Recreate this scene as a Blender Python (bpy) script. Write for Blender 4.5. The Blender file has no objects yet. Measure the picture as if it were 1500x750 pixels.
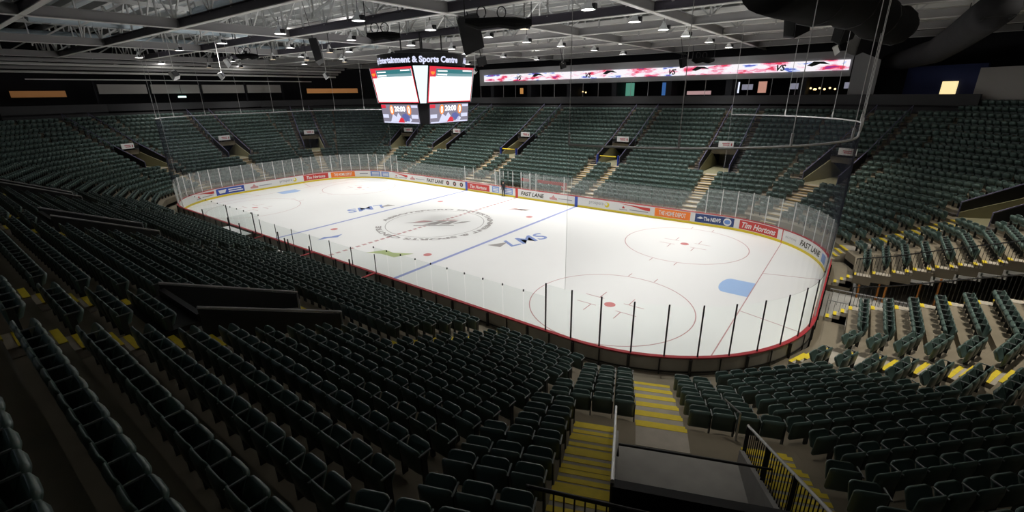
import bpy, bmesh, math, random
import numpy as np
from mathutils import Vector, Matrix

random.seed(7)
C = bpy.context.scene.collection
R = math.radians
PI = math.pi

# ------------------------------------------------------------------ camera
cam_d = bpy.data.cameras.new('camera')
cam = bpy.data.objects.new('camera', cam_d); C.objects.link(cam)
cam_d.sensor_width = 36.0
cam_d.lens = 36.0 * 670.15 / 1500
cam_d.clip_start = 0.1; cam_d.clip_end = 400
_y, _p, _r = 2.21996, -0.342935, -0.0148985
_f = Vector((math.cos(_y) * math.cos(_p), math.sin(_y) * math.cos(_p), math.sin(_p)))
_rt = _f.cross(Vector((0, 0, 1))).normalized(); _up = _rt.cross(_f)
_r2 = math.cos(_r) * _rt + math.sin(_r) * _up
_u2 = -math.sin(_r) * _rt + math.cos(_r) * _up
M = Matrix((( _r2.x, _u2.x, -_f.x, 30.8705), (_r2.y, _u2.y, -_f.y, -28.8118), (_r2.z, _u2.z, -_f.z, 11.4278), (0, 0, 0, 1)))
cam.matrix_world = M
bpy.context.scene.camera = cam
CAMP = np.array([30.8705, -28.8118, 11.4278])

# ------------------------------------------------------------------ world, exposure
w = bpy.data.worlds.new('world'); bpy.context.scene.world = w; w.use_nodes = True
w.node_tree.nodes['Background'].inputs[0].default_value = (0.5, 0.6, 0.8, 1)
w.node_tree.nodes['Background'].inputs[1].default_value = 0.0
vs = bpy.context.scene.view_settings
vs.view_transform = 'Standard'; vs.look = 'None'; vs.gamma = 1.0; vs.exposure = 0.0
vs.use_curve_mapping = False
cy = bpy.context.scene.cycles
cy.max_bounces = 6; cy.diffuse_bounces = 3; cy.glossy_bounces = 2; cy.transparent_max_bounces = 16
cy.sample_clamp_indirect = 4.0
RINK_LAMP_W = 2750.0      # each lamp over the ice
END_LAMP_W = 4200.0        # lamps over the end stand and the far stand
RINK_CONE = 88.0
BACK_W = 25.0             # unseen cool strips added behind the near seats to light their backs
UP_W = 150.0                # upward fill added over each lamp to brighten the roof
FILL_W = 40.0            # point fill added under some lamps to lift stands and roof

# ------------------------------------------------------------------ materials
def mat(name, col, rough=0.6, spec=0.4, metal=0.0, noise=0.0, scale=3.0, emit=None, estr=0.0, bump=0.0):
    m = bpy.data.materials.new(name); m.use_nodes = True
    nt = m.node_tree; b = nt.nodes['Principled BSDF']
    b.inputs['Base Color'].default_value = (*col, 1)
    b.inputs['Roughness'].default_value = rough
    b.inputs['Specular IOR Level'].default_value = spec
    b.inputs['Metallic'].default_value = metal
    if noise or bump:
        tc = nt.nodes.new('ShaderNodeTexCoord'); n = nt.nodes.new('ShaderNodeTexNoise')
        n.inputs['Scale'].default_value = scale; n.inputs['Detail'].default_value = 5
        nt.links.new(tc.outputs['Object'], n.inputs['Vector'])
        if noise:
            mx = nt.nodes.new('ShaderNodeMix'); mx.data_type = 'RGBA'
            mx.inputs[6].default_value = (*[c * (1 - noise) for c in col], 1)
            mx.inputs[7].default_value = (*[min(1, c * (1 + noise)) for c in col], 1)
            nt.links.new(n.outputs['Fac'], mx.inputs[0]); nt.links.new(mx.outputs[2], b.inputs['Base Color'])
        if bump:
            bp = nt.nodes.new('ShaderNodeBump'); bp.inputs['Strength'].default_value = bump
            nt.links.new(n.outputs['Fac'], bp.inputs['Height']); nt.links.new(bp.outputs[0], b.inputs['Normal'])
    if emit:
        b.inputs['Emission Color'].default_value = (*emit, 1); b.inputs['Emission Strength'].default_value = estr
    return m

def veil(name, col, amount, facing=0.0, tint=(1, 1, 1), rough=0.1, gloss=0.0):
    """clear sheet: mostly see-through, a little of its own surface."""
    m = bpy.data.materials.new(name); m.use_nodes = True; nt = m.node_tree; nt.nodes.clear()
    o = nt.nodes.new('ShaderNodeOutputMaterial'); mx = nt.nodes.new('ShaderNodeMixShader')
    t = nt.nodes.new('ShaderNodeBsdfTransparent'); t.inputs[0].default_value = (*tint, 1)
    d = nt.nodes.new('ShaderNodeBsdfPrincipled'); d.inputs['Base Color'].default_value = (*col, 1)
    d.inputs['Roughness'].default_value = rough; d.inputs['Specular IOR Level'].default_value = gloss
    nt.links.new(t.outputs[0], mx.inputs[1]); nt.links.new(d.outputs[0], mx.inputs[2]); nt.links.new(mx.outputs[0], o.inputs[0])
    if facing:
        lw = nt.nodes.new('ShaderNodeLayerWeight'); lw.inputs[0].default_value = 0.5
        pw = nt.nodes.new('ShaderNodeMath'); pw.operation = 'POWER'; pw.inputs[1].default_value = 4
        mr = nt.nodes.new('ShaderNodeMapRange'); mr.inputs[3].default_value = amount; mr.inputs[4].default_value = facing
        nt.links.new(lw.outputs['Facing'], pw.inputs[0]); nt.links.new(pw.outputs[0], mr.inputs[0]); nt.links.new(mr.outputs[0], mx.inputs[0])
    else:
        mx.inputs[0].default_value = amount
    return m

M_seat = mat('seat_green', (0.090, 0.140, 0.125), 0.34, 0.5)
M_arm = mat('armrest_grey', (0.22, 0.24, 0.24), 0.3, 0.5)
M_stand = mat('seat_standard', (0.03, 0.035, 0.035), 0.5)
M_conc = mat('terrace_concrete', (0.25, 0.215, 0.16), 0.85, 0.2, noise=0.22, scale=1.2)
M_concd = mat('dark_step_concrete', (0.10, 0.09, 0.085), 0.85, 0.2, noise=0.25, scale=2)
M_concg = mat('grey_concrete', (0.36, 0.35, 0.33), 0.85, 0.2, noise=0.25, scale=1.5)
M_step = mat('step_concrete', (0.44, 0.40, 0.34), 0.8, 0.2, noise=0.25, scale=2.5)
M_yeltan = mat('tan_yellow_paint', (0.50, 0.36, 0.14), 0.7, noise=0.3, scale=4)  # duller tan yellow for the edges of the far steps
M_yel = mat('yellow_paint', (0.78, 0.60, 0.03), 0.6, noise=0.15, scale=6)
M_ice = mat('ice', (0.83, 0.83, 0.82), 0.28, 0.25, noise=0.02, scale=0.4)
M_board = mat('board_white', (0.80, 0.80, 0.79), 0.4)
M_boardout = mat('board_back_grey', (0.34, 0.33, 0.30), 0.6, noise=0.2, scale=1.5)
M_post = mat('board_post_dark', (0.025, 0.025, 0.025), 0.5)
M_redrail = mat('red_cap_rail', (0.42, 0.035, 0.045), 0.4)
M_kick = mat('yellow_kickplate', (0.75, 0.58, 0.02), 0.4)
M_black = mat('black_metal', (0.012, 0.012, 0.014), 0.45)
M_panel = mat('black_guard_panel', (0.012, 0.012, 0.013), 0.55)
M_blackfab = mat('black_fabric', (0.008, 0.008, 0.008), 0.9, 0.1)
M_greyfab = mat('grey_duct_fabric', (0.035, 0.035, 0.038), 0.85, 0.15, noise=0.3, scale=2, bump=0.4)
M_steel = mat('silver_rail', (0.55, 0.55, 0.56), 0.3, 0.5, metal=0.6)
M_lav = mat('lavender_rail', (0.16, 0.15, 0.26), 0.5)
M_stan = mat('aluminium_stanchion', (0.75, 0.75, 0.74), 0.35)
M_beam = mat('beam_grey', (0.38, 0.37, 0.37), 0.5, noise=0.1, scale=1)
M_flange = mat('beam_flange_pale', (0.84, 0.83, 0.80), 0.5)
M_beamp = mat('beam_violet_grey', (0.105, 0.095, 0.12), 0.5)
M_truss = mat('truss_pale_grey', (0.66, 0.66, 0.65), 0.5)
M_deck = mat('roof_deck', (0.48, 0.52, 0.55), 0.7, noise=0.25, scale=0.3)
M_duct = mat('galvanised_duct', (0.42, 0.50, 0.56), 0.4, 0.5, metal=0.2)
M_wallg = mat('grey_fascia', (0.30, 0.30, 0.31), 0.7)
M_wallpale = mat('pale_wall', (0.42, 0.40, 0.38), 0.8)
M_walld = mat('dark_parapet', (0.060, 0.060, 0.064), 0.8)
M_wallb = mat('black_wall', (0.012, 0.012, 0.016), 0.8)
M_navy = mat('navy_wall', (0.02, 0.03, 0.11), 0.7)
M_beige = mat('tunnel_beige', (0.30, 0.28, 0.17), 0.8)
M_wood = mat('orange_wood', (0.45, 0.22, 0.08), 0.5)
M_white = mat('white_plastic', (0.8, 0.8, 0.8), 0.4)
M_lamp = mat('lamp_glow', (0.9, 0.9, 0.9), 0.5, emit=(1, 0.97, 0.92), estr=12)
M_lampw = mat('warm_lamp_glow', (0.9, 0.9, 0.9), 0.5, emit=(1, 0.72, 0.42), estr=6)
M_warm = mat('warm_window_glow', (0.9, 0.8, 0.5), 0.5, emit=(1, 0.8, 0.4), estr=1.0)
M_glass = veil('shield_glass', (0.75, 0.80, 0.78), 0.07, facing=0.3, tint=(0.95, 0.98, 0.965), gloss=0.5)
M_glassf = veil('shield_glass_milky', (0.78, 0.81, 0.80), 0.22, facing=0.4, tint=(0.95, 0.98, 0.965), gloss=0.5)
M_net = veil('black_netting', (0.05, 0.055, 0.075), 0.13, facing=0.92, rough=0.9)
M_rope = mat('white_rope', (0.55, 0.55, 0.55), 0.6)
M_signred = mat('sign_red', (.5, .08, .1))
M_orange = mat('orange_scaffold', (0.45, 0.17, 0.03), 0.5)

# ------------------------------------------------------------------ helpers
class MB:
    def __init__(s): s.v = []; s.f = []; s.m = []; s.mi = 0
    def add(s, vs, fs):
        o = len(s.v); s.v += [tuple(v) for v in vs]; s.f += [tuple(i + o for i in f) for f in fs]; s.m += [s.mi] * len(fs)
    def hexa(s, p):      # 8 points: bottom 0-3, top 4-7
        s.add(p, [(0, 3, 2, 1), (4, 5, 6, 7), (0, 1, 5, 4), (1, 2, 6, 5), (2, 3, 7, 6), (3, 0, 4, 7)])
    def box(s, x0, x1, y0, y1, z0, z1):
        s.hexa([(x0, y0, z0), (x1, y0, z0), (x1, y1, z0), (x0, y1, z0), (x0, y0, z1), (x1, y0, z1), (x1, y1, z1), (x0, y1, z1)])
    def bar(s, a, b, w, h=None, up=(0, 0, 1)):
        a = Vector(a); b = Vector(b); h = h or w; d = (b - a).normalized(); up = Vector(up)
        if abs(d.dot(up)) > 0.98: up = Vector((1, 0, 0))
        x = d.cross(up).normalized() * (w / 2); z = x.cross(d).normalized() * (h / 2)
        s.hexa([a - x - z, a + x - z, b + x - z, b - x - z, a - x + z, a + x + z, b + x + z, b - x + z])
    def tube(s, pts, r, n=6, closed=False):
        pts = [Vector(p) for p in pts]; k = len(pts); vs = []
        for i, p in enumerate(pts):
            q0 = pts[i - 1] if (i > 0 or closed) else p; q1 = pts[(i + 1) % k] if (i < k - 1 or closed) else p
            d = (q1 - q0).normalized(); up = Vector((0, 0, 1)) if abs(d.z) < .9 else Vector((1, 0, 0))
            x = d.cross(up).normalized(); z = x.cross(d).normalized(); rr = r[i] if isinstance(r, (list, tuple)) else r
            vs += [p + (x * math.cos(2 * PI * j / n) + z * math.sin(2 * PI * j / n)) * rr for j in range(n)]
        fs = []
        for i in range(k if closed else k - 1):
            a = i * n; b = ((i + 1) % k) * n
            fs += [(a + j, a + (j + 1) % n, b + (j + 1) % n, b + j) for j in range(n)]
        if not closed: fs += [tuple(range(n))[::-1], tuple(range((k - 1) * n, k * n))]
        s.add(vs, fs)
    def lathe(s, prof, c=(0, 0, 0), n=20, caps=True):
        vs = [(c[0] + r * math.cos(2 * PI * j / n), c[1] + r * math.sin(2 * PI * j / n), c[2] + z) for r, z in prof for j in range(n)]
        fs = [(i * n + j, i * n + (j + 1) % n, (i + 1) * n + (j + 1) % n, (i + 1) * n + j) for i in range(len(prof) - 1) for j in range(n)]
        if caps: fs += [tuple(range(n))[::-1], tuple(range((len(prof) - 1) * n, len(prof) * n))]
        s.add(vs, fs)
    def build(s, name, mats, parent=None, smooth=False, **props):
        me = bpy.data.meshes.new(name); me.from_pydata(s.v, [], s.f)
        if not isinstance(mats, (list, tuple)): mats = [mats]
        for m in mats: me.materials.append(m)
        if len(mats) > 1: me.polygons.foreach_set('material_index', s.m)
        if smooth: me.polygons.foreach_set('use_smooth', [True] * len(s.f))
        me.update()
        return link(name, me, parent, **props)

def link(name, me, parent=None, **props):
    o = bpy.data.objects.new(name, me); C.objects.link(o)
    if parent: o.parent = parent
    for k, v in props.items():
        if v: o[k] = v
    return o

def thing(name, label, cat, group=None, loc=(0, 0, 0), rz=0):
    o = bpy.data.objects.new(name, None); C.objects.link(o); o.location = loc; o.rotation_euler = (0, 0, rz)
    o['label'] = label; o['category'] = cat
    if group: o['group'] = group
    return o

ORD = ['zeroth', 'first', 'second', 'third', 'fourth', 'fifth', 'sixth', 'seventh', 'eighth', 'ninth', 'tenth', 'eleventh', 'twelfth', 'thirteenth',
       'fourteenth', 'fifteenth', 'sixteenth', 'seventeenth', 'eighteenth', 'nineteenth', 'twentieth']
def ordn(i): return ORD[i] if i < len(ORD) else ['twentieth', 'twenty-first', 'twenty-second', 'twenty-third', 'twenty-fourth', 'twenty-fifth', 'twenty-sixth', 'twenty-seventh', 'twenty-eighth', 'twenty-ninth', 'thirtieth'][i - 20] if i < 31 else 'far'

def text_geo(s, size=1.0, bold=0.0, shear=0.0):
    """flat letters as (verts, faces), origin left baseline."""
    cu = bpy.data.curves.new('lettering', 'FONT'); cu.body = s; cu.size = size; cu.offset = bold; cu.shear = shear; cu.resolution_u = 3
    o = bpy.data.objects.new('lettering', cu); C.objects.link(o)
    dg = bpy.context.evaluated_depsgraph_get(); me = bpy.data.meshes.new_from_object(o.evaluated_get(dg))
    v = [tuple(p.co) for p in me.vertices]; f = [tuple(p.vertices) for p in me.polygons]
    bpy.data.objects.remove(o); bpy.data.meshes.remove(me); bpy.data.curves.remove(cu)
    xs = [p[0] for p in v]; ys = [p[1] for p in v]
    return v, f, (min(xs), max(xs), min(ys), max(ys))

# ------------------------------------------------------------------ bowl geometry
HX, HY, CR = 30.48, 12.95, 8.53
CX, CY = HX - CR, HY - CR
_D = [1.01 + .84 * i for i in range(22)]
_Z = [1.79, 2.01, 2.25, 2.51, 2.84, 3.17, 3.49, 3.8, 4.12, 4.45, 4.8, 5.15, 5.45, 5.88, 6.18, 6.59, 6.97, 7.44, 7.88, 8.39, 8.86, 9.34]
NR = 22
def drow(i): return 1.10 + .84 * i
def zf(i):
    d = drow(i)
    z = np.interp(d, _D, _Z) if d < _D[-1] else 9.34 + (d - _D[-1]) * .57
    return float(z) - .85
def t0(i): return drow(i) - .62
def fp(fa, lat, d, z):
    a = R(fa); c, s = math.cos(a), math.sin(a)
    if abs(c) < 1e-9: c = 0.
    if abs(s) < 1e-9: s = 0.
    h = abs(c) * CX + abs(s) * CY + CR
    return (c * (h + d) - s * lat, s * (h + d) + c * lat, z)
def latrange(fa, d):
    a = R(fa); c, s = math.cos(a), math.sin(a)
    if abs(c) < 1e-9: c = 0.
    if abs(s) < 1e-9: s = 0.
    t = (CR + d) * math.tan(R(11.25))
    cs = []
    for sx in ((1, -1) if c == 0 else ((1,) if c > 0 else (-1,))):
        for sy in ((1, -1) if s == 0 else ((1,) if s > 0 else (-1,))):
            cs.append(-s * sx * CX + c * sy * CY)
    return min(cs) - t, max(cs) + t
FACETS = [0, 22.5, 45, 67.5, 90, 112.5, 135, 157.5, 180, -157.5, -135, -112.5, -90, -67.5, -45, -22.5]

# mouths: facet, centre, front stairs (centre, width) list
VOM = [dict(fa=90, c=19.05, fs=[(19.05, 1.3)], s=-1), dict(fa=90, c=7.3, fs=[(5.75, 1.0), (8.75, 1.0)], s=-1), dict(fa=90, c=-7.2, fs=[(-8.7, 1.0), (-5.8, 1.0)], s=-1),
       dict(fa=90, c=-20.3, fs=[(-20.3, 1.2)], s=-1),
       dict(fa=67.5, c=-18.6, fs=[(-18.6, 1.3)]), dict(fa=112.5, c=18.6, fs=[(18.6, 1.2)]),
       dict(fa=22.5, c=-4.3, fs=[(-4.3, 1.2)]), dict(fa=157.5, c=4.32, fs=[(4.32, 1.2)]), dict(fa=180, c=-0.2, fs=[(-.2, 1.2)]), dict(fa=-157.5, c=-5.3, fs=[(-5.3, 1.2)]),
       dict(fa=-67.5, c=19.0, fs=[(18.7, 1.3)]), dict(fa=-90, c=15.9, fs=[(19.5, 1.1)]), dict(fa=-90, c=-1.7, fs=[(2.2, 1.1)]), dict(fa=-90, c=-18.5, fs=[(-15.6, 1.1)])]
for v in VOM:
    if v.pop('s', 1) == -1:           # lateral axis runs against x on the far side
        v['c'] = -v['c']; v['fs'] = [(-a, b) for a, b in v['fs']]
HWD = 12.0                             # head wall distance
THW = 1.45                             # half width of the mouth
SW = 1.0                               # side stair width
def sw(fa): return 1.0 if fa in (-90, -67.5) else .62
AISLES = [(-22.5, 4.32, 1.2, 0, NR)]    # plain aisles
GAP = (-2.3, 2.7)                      # opening in the end stand
ZL = zf(8)                             # landing level

def first_row(fa, lat):
    if fa == -67.5: return 3
    if fa in (-90, -45): return 2
    if abs(abs(fa) - 90) < 1:
        if fa > 0 and -3.5 > -lat > -9: return 1
        return 0
    return 1

def blocked(fa, i):
    """list of (lat0, lat1, kind) on row i of facet: kind 'hole' removes the terrace too."""
    out = []
    for v in VOM:
        if v['fa'] != fa: continue
        c = v['c']
        if i < 8:
            for a, wd in v['fs']: out.append((a - wd / 2, a + wd / 2, 'stair'))
        elif i == 8:
            lo = min([c - THW - SW] + [a - wd / 2 for a, wd in v['fs']]); hi = max([c + THW + SW] + [a + wd / 2 for a, wd in v['fs']])
            out.append((lo, hi, 'stair'))
        else:
            if t0(i) < HWD:
                out.append((c - THW, c + THW, 'hole')); out.append((c - THW - sw(fa), c - THW, 'stair')); out.append((c + THW, c + THW + sw(fa), 'stair'))
            else:
                out.append((c - THW - sw(fa), c - THW - .03, 'stair')); out.append((c + THW + .03, c + THW + sw(fa), 'stair'))
                if fa == -67.5: out.append((c - THW - .03, c + THW + .03, 'stair'))
    for f, a, wd, r0, r1 in AISLES:
        if f == fa and r0 <= i < r1: out.append((a - wd / 2, a + wd / 2, 'stair'))
    if fa == 0:
        out.append((GAP[0], GAP[1], 'hole'))
        out.append((GAP[0] - .5, GAP[0], 'edge')); out.append((GAP[1], GAP[1] + .5, 'edge'))
    return out

def subtract(lo, hi, cuts):
    segs = [(lo, hi)]
    for a, b in cuts:
        n = []
        for x, y in segs:
            if b <= x or a >= y: n.append((x, y)); continue
            if a > x: n.append((x, a))
            if b < y: n.append((b, y))
        segs = n
    return segs

# ------------------------------------------------------------------ terraces (the seating bowl)
def terrace(fa):
    mb = MB()
    for i in range(-1, NR + 1):
        if i == -1: d0, d1, z = .14, t0(0), .32
        elif i == NR: d0, d1, z = t0(NR), t0(NR) + 1.6, zf(NR)
        else: d0, d1, z = t0(i), t0(i + 1), zf(i)
        holes = [(a, b) for a, b, k in blocked(fa, i) if k == 'hole'] if i >= 0 else ([GAP] if fa == 0 else [])
        l0, h0 = latrange(fa, d0); l1, h1 = latrange(fa, d1)
        if 0 <= i < first_row(fa, 99): z = .32
        cuts = holes
        if cuts:
            segs = subtract(min(l0, l1) - .01, max(h0, h1) + .01, cuts)
        else: segs = [(None, None)]
        for a, b in segs:
            A0 = l0 if a is None or a < l0 + .02 else a; A1 = l1 if a is None or a < l1 + .02 else a
            B0 = h0 if b is None or b > h0 - .02 else b; B1 = h1 if b is None or b > h1 - .02 else b
            zb = z - .55
            if fa == 0: zb = z - .5
            mb.hexa([fp(fa, A0, d0, zb), fp(fa, B0, d0, zb), fp(fa, B1, d1 + .01, zb), fp(fa, A1, d1 + .01, zb),
                     fp(fa, A0, d0, z), fp(fa, B0, d0, z), fp(fa, B1, d1 + .01, z), fp(fa, A1, d1 + .01, z)])
    return mb
def extra_terrace():
    mb = MB()
    for i in (NR, NR + 1, NR + 2):
        d0, d1, z = t0(i), t0(i + 1), zf(i); l0 = latrange(45, d0)[0]; l1 = latrange(45, d1)[0]
        mb.hexa([fp(45, l0, d0, z - .6), fp(45, -5.4, d0, z - .6), fp(45, -5.4, d1, z - .6), fp(45, l1, d1, z - .6), fp(45, l0, d0, z), fp(45, -5.4, d0, z), fp(45, -5.4, d1, z), fp(45, l1, d1, z)])
    mb.build('floor_terrace', M_conc, kind='structure')
extra_terrace()
for fa in FACETS:
    terrace(fa).build('floor_terrace', M_conc, kind='structure')
# base floor under everything and behind the boards
mb = MB(); mb.box(-62, 62, -46, 46, -.6, -.08); mb.build('floor', M_concg, kind='structure')

# ------------------------------------------------------------------ aisle steps
def steps(name, fa, c, wd, r0, r1, start_floor=False, paint=True, dense=False):
    mb = MB(); lo, hi = c - wd / 2 + .02, c + wd / 2 - .02
    def tread(d0, d1, zb, z):
        mb.mi = 0; mb.hexa([fp(fa, lo, d0, zb), fp(fa, hi, d0, zb), fp(fa, hi, d1, zb), fp(fa, lo, d1, zb), fp(fa, lo, d0, z), fp(fa, hi, d0, z), fp(fa, hi, d1, z), fp(fa, lo, d1, z)])
    def nose(d, z):
        if not paint: return
        mb.mi = 1; w_ = .10 if dense or fa >= 67 or fa < -100 else .13
        mb.hexa([fp(fa, lo, d - .012, z - .05), fp(fa, hi, d - .012, z - .05), fp(fa, hi, d + w_, z - .05), fp(fa, lo, d + w_, z - .05),
                 fp(fa, lo, d - .012, z + .008), fp(fa, hi, d - .012, z + .008), fp(fa, hi, d + w_, z + .008), fp(fa, lo, d + w_, z + .008)])
    for i in range(r0, r1):
        z1 = zf(i); zp = zf(i - 1) if i > r0 or not start_floor else .32
        tread(t0(i), t0(i + 1), z1 - .1, z1 + .012); nose(t0(i), z1 + .012)
        if dense: nose(t0(i) + .2, z1 + .014)
        rise = z1 - zp; n = 1 if rise < .3 else 2 if rise < .62 else 4
        for k in range(1, n):
            zz = zp + rise * k / n; dd = t0(i) - min(.30, (t0(i) - .2) / n) * (n - k)
            tread(dd, t0(i), zp, zz); nose(dd, zz)
            if dense: nose(dd + .17, zz + .002)
    return mb.build(name, [M_step if paint else M_concd, M_yeltan if fa >= 67 or fa < -100 else M_yel], kind='structure')
for v in VOM:
    r0 = first_row(v['fa'], 99)
    for a, wd in v['fs']: steps('floor_steps', v['fa'], a, wd, r0, 9, True)
    for s in (-1, 1):
        w_ = sw(v['fa'])
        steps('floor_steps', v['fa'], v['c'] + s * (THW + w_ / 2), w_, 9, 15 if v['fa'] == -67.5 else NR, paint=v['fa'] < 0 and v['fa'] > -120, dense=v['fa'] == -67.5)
for f, a, wd, r0, r1 in AISLES: steps('floor_steps', f, a, wd, 1, NR, True)
for s, l in ((-1, GAP[0] - .27), (1, GAP[1] + .27)): steps('floor_steps', 0, l, .5, 1, NR, True)

# ------------------------------------------------------------------ vomitories
MOUTH = {(90, -19.05): 'far side, beyond the far blue line corner', (90, -7.3): 'far side, right of centre ice', (90, 7.2): 'far side, left of centre ice', (90, 20.3): 'far side behind the scoreboard',
         (67.5, -18.6): 'far corner under the ring of netting', (112.5, 18.6): 'far corner behind the scoreboard', (22.5, -4.3): 'far end stand corner', (157.5, 4.32): 'distant end, right of its middle',
         (180, -.2): 'middle of the distant end stand', (-157.5, -5.3): 'distant end, beside the dark side bank', (-67.5, 19.0): 'near corner below the camera', (-90, 15.9): 'near side bank, nearest the camera',
         (-90, -1.7): 'near side bank, level with the benches', (-90, -18.5): 'near side bank, farthest along'}
for v in VOM:
    fa, c = v['fa'], v['c']; where = MOUTH[(fa, c)]
    near = fa in (-67.5, -90)
    corner = fa == -67.5
    d8, dh, dback = t0(9), HWD, 16.0
    # tunnel shell: side walls, back, ceiling, floor
    mb = MB(); e = .1
    for s in (-1, 1):
        x = c + s * THW; xo = c + s * (THW - e)
        lo, hi = min(x, xo), max(x, xo)
        mb.hexa([fp(fa, lo, d8, ZL - .3), fp(fa, hi, d8, ZL - .3), fp(fa, hi, dback, ZL - .3), fp(fa, lo, dback, ZL - .3),
                 fp(fa, lo, d8, ZL + .35), fp(fa, hi, d8, ZL + .35), fp(fa, hi, dh + .1, zf(13)), fp(fa, lo, dh + .1, zf(13))])
    mb.hexa([fp(fa, c - THW, d8, ZL - .3), fp(fa, c + THW, d8, ZL - .3), fp(fa, c + THW, dback, ZL - .3), fp(fa, c - THW, dback, ZL - .3),
             fp(fa, c - THW, d8, ZL), fp(fa, c + THW, d8, ZL), fp(fa, c + THW, dback, ZL), fp(fa, c - THW, dback, ZL)])
    mb.hexa([fp(fa, c - THW, dback, ZL), fp(fa, c + THW, dback, ZL), fp(fa, c + THW, dback + .2, ZL), fp(fa, c - THW, dback + .2, ZL),
             fp(fa, c - THW, dback, ZL + 3), fp(fa, c + THW, dback, ZL + 3), fp(fa, c + THW, dback + .2, ZL + 3), fp(fa, c - THW, dback + .2, ZL + 3)])
    mb.build('wall_tunnel', M_concg if near else M_beige, kind='structure')
    # head wall above the mouth with its guard
    mb = MB(); zt = zf(13) + (1.0 if corner else .85); zb = ZL + 2.25
    mb.hexa([fp(fa, c - THW, dh, zb), fp(fa, c + THW, dh, zb), fp(fa, c + THW, dh + .15, zb), fp(fa, c - THW, dh + .15, zb),
             fp(fa, c - THW, dh, zt), fp(fa, c + THW, dh, zt), fp(fa, c + THW, dh + .15, zt), fp(fa, c - THW, dh + .15, zt)])
    mb.hexa([fp(fa, c - THW, dh + .15, zb), fp(fa, c + THW, dh + .15, zb), fp(fa, c + THW, dback, zb), fp(fa, c - THW, dback, zb),
             fp(fa, c - THW, dh + .15, zb + .15), fp(fa, c + THW, dh + .15, zb + .15), fp(fa, c + THW, dback, zb + .15), fp(fa, c - THW, dback, zb + .15)])
    mb.build('wall_over_mouth', M_panel, kind='structure')
    # guards along both edges
    for s in (-1, 1):
        x = c + s * THW
        g = thing('guard_rail', 'black %s guard, %s, %s edge' % ('silver-railed' if corner else 'tunnel', where, 'left' if (s < 0) == (fa < 0 and fa > -100) else 'right'), 'railing', 'guards along the tunnel mouths')
        h0_, h1_ = 1.0, 1.05
        za, zbb = ZL + h0_, zf(13) + h1_
        dtop = dh + .1 if near else t0(NR)
        ztop_ = zbb if near else zf(NR) + .75
        if not (corner and s == 1):
            mb = MB(); lo, hi = x - .02, x + .02
            mb.hexa([fp(fa, lo, d8, ZL + .05), fp(fa, hi, d8, ZL + .05), fp(fa, hi, dh + .1, zf(13) + .1), fp(fa, lo, dh + .1, zf(13) + .1),
                     fp(fa, lo, d8, za - .05), fp(fa, hi, d8, za - .05), fp(fa, hi, dh + .1, zbb - .05), fp(fa, lo, dh + .1, zbb - .05)])
            if not corner: mb.build('guard_panel', M_panel, g)
            else:
                mb = MB()
                for k in range(12):
                    t = k / 11; d = d8 + (dh - d8) * t; mb.bar(fp(fa, x, d, ZL + (zf(13) - ZL) * t + .05), fp(fa, x, d, ZL + (zf(13) - ZL) * t + 1.0), .025)
                mb.build('baluster_row', M_black, g)
        else:
            mb = MB()
            for k in range(34):
                t = k / 33; d = d8 + (dh - d8) * t; z = ZL + (zf(13) - ZL) * t
                mb.bar(fp(fa, x, d, z + .05), fp(fa, x, d, z + 1.0), .018)
            for k in range(4):
                t = k / 3; d = d8 + (dh - d8) * t; z = ZL + (zf(13) - ZL) * t
                mb.bar(fp(fa, x, d, z - .05), fp(fa, x, d, z + 1.02), .07)
            mb.build('baluster_row', M_black, g)
        mb = MB()
        mb.tube([fp(fa, x, d8 - .05, ZL + .05), fp(fa, x, d8 - .05, za), fp(fa, x, dh + .1, zbb)] + ([] if near else [fp(fa, x, dtop, ztop_)]), .03 if corner else .04, 8)
        mb.build('top_rail', M_steel if corner else (M_lav if not near else M_beam), g)
        if not near:
            mb = MB()
            for k in range(5):
                t = k / 4; d = dh + .3 + (dtop - dh - .4) * t; z = zf(13) + (zf(NR) - zf(13)) * t
                mb = MB(); mb.bar(fp(fa, x, d, z - .2), fp(fa, x, d, z + .8), .04); mb.build('rail_post', M_lav, g)
    # sign on the head wall
    if not near:
        sg = thing('section_sign', 'white section sign, ' + where, 'sign', 'signs over the tunnel mouths')
        def sbox(mb, l0, l1, d0, d1, z0, z1):
            mb.hexa([fp(fa, l0, d0, z0), fp(fa, l1, d0, z0), fp(fa, l1, d1, z0), fp(fa, l0, d1, z0), fp(fa, l0, d0, z1), fp(fa, l1, d0, z1), fp(fa, l1, d1, z1), fp(fa, l0, d1, z1)])
        zs = zt - .30
        mb = MB(); sbox(mb, c - .75, c + .75, dh - .12, dh - .03, zs, zs + .62); sp_ = mb.build('sign_panel', M_white, sg)
        mb = MB(); sbox(mb, c - .62, c - .5, dh - .13, dh - .12, zs + .15, zs + .42); sbox(mb, c - .35, c + .38, dh - .13, dh - .12, zs + .34, zs + .42)
        sbox(mb, c - .35, c + .30, dh - .13, dh - .12, zs + .18, zs + .26); mb.build('sign_marking', M_signred, sp_)
        mb = MB(); sbox(mb, c - .12, c + .12, dh + .5, dh + .6, ZL, zb); mb.build('wall_tunnel_dark', M_wallb, kind='structure')  # black strip stands for the dark tunnel gap, no divider there
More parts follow.
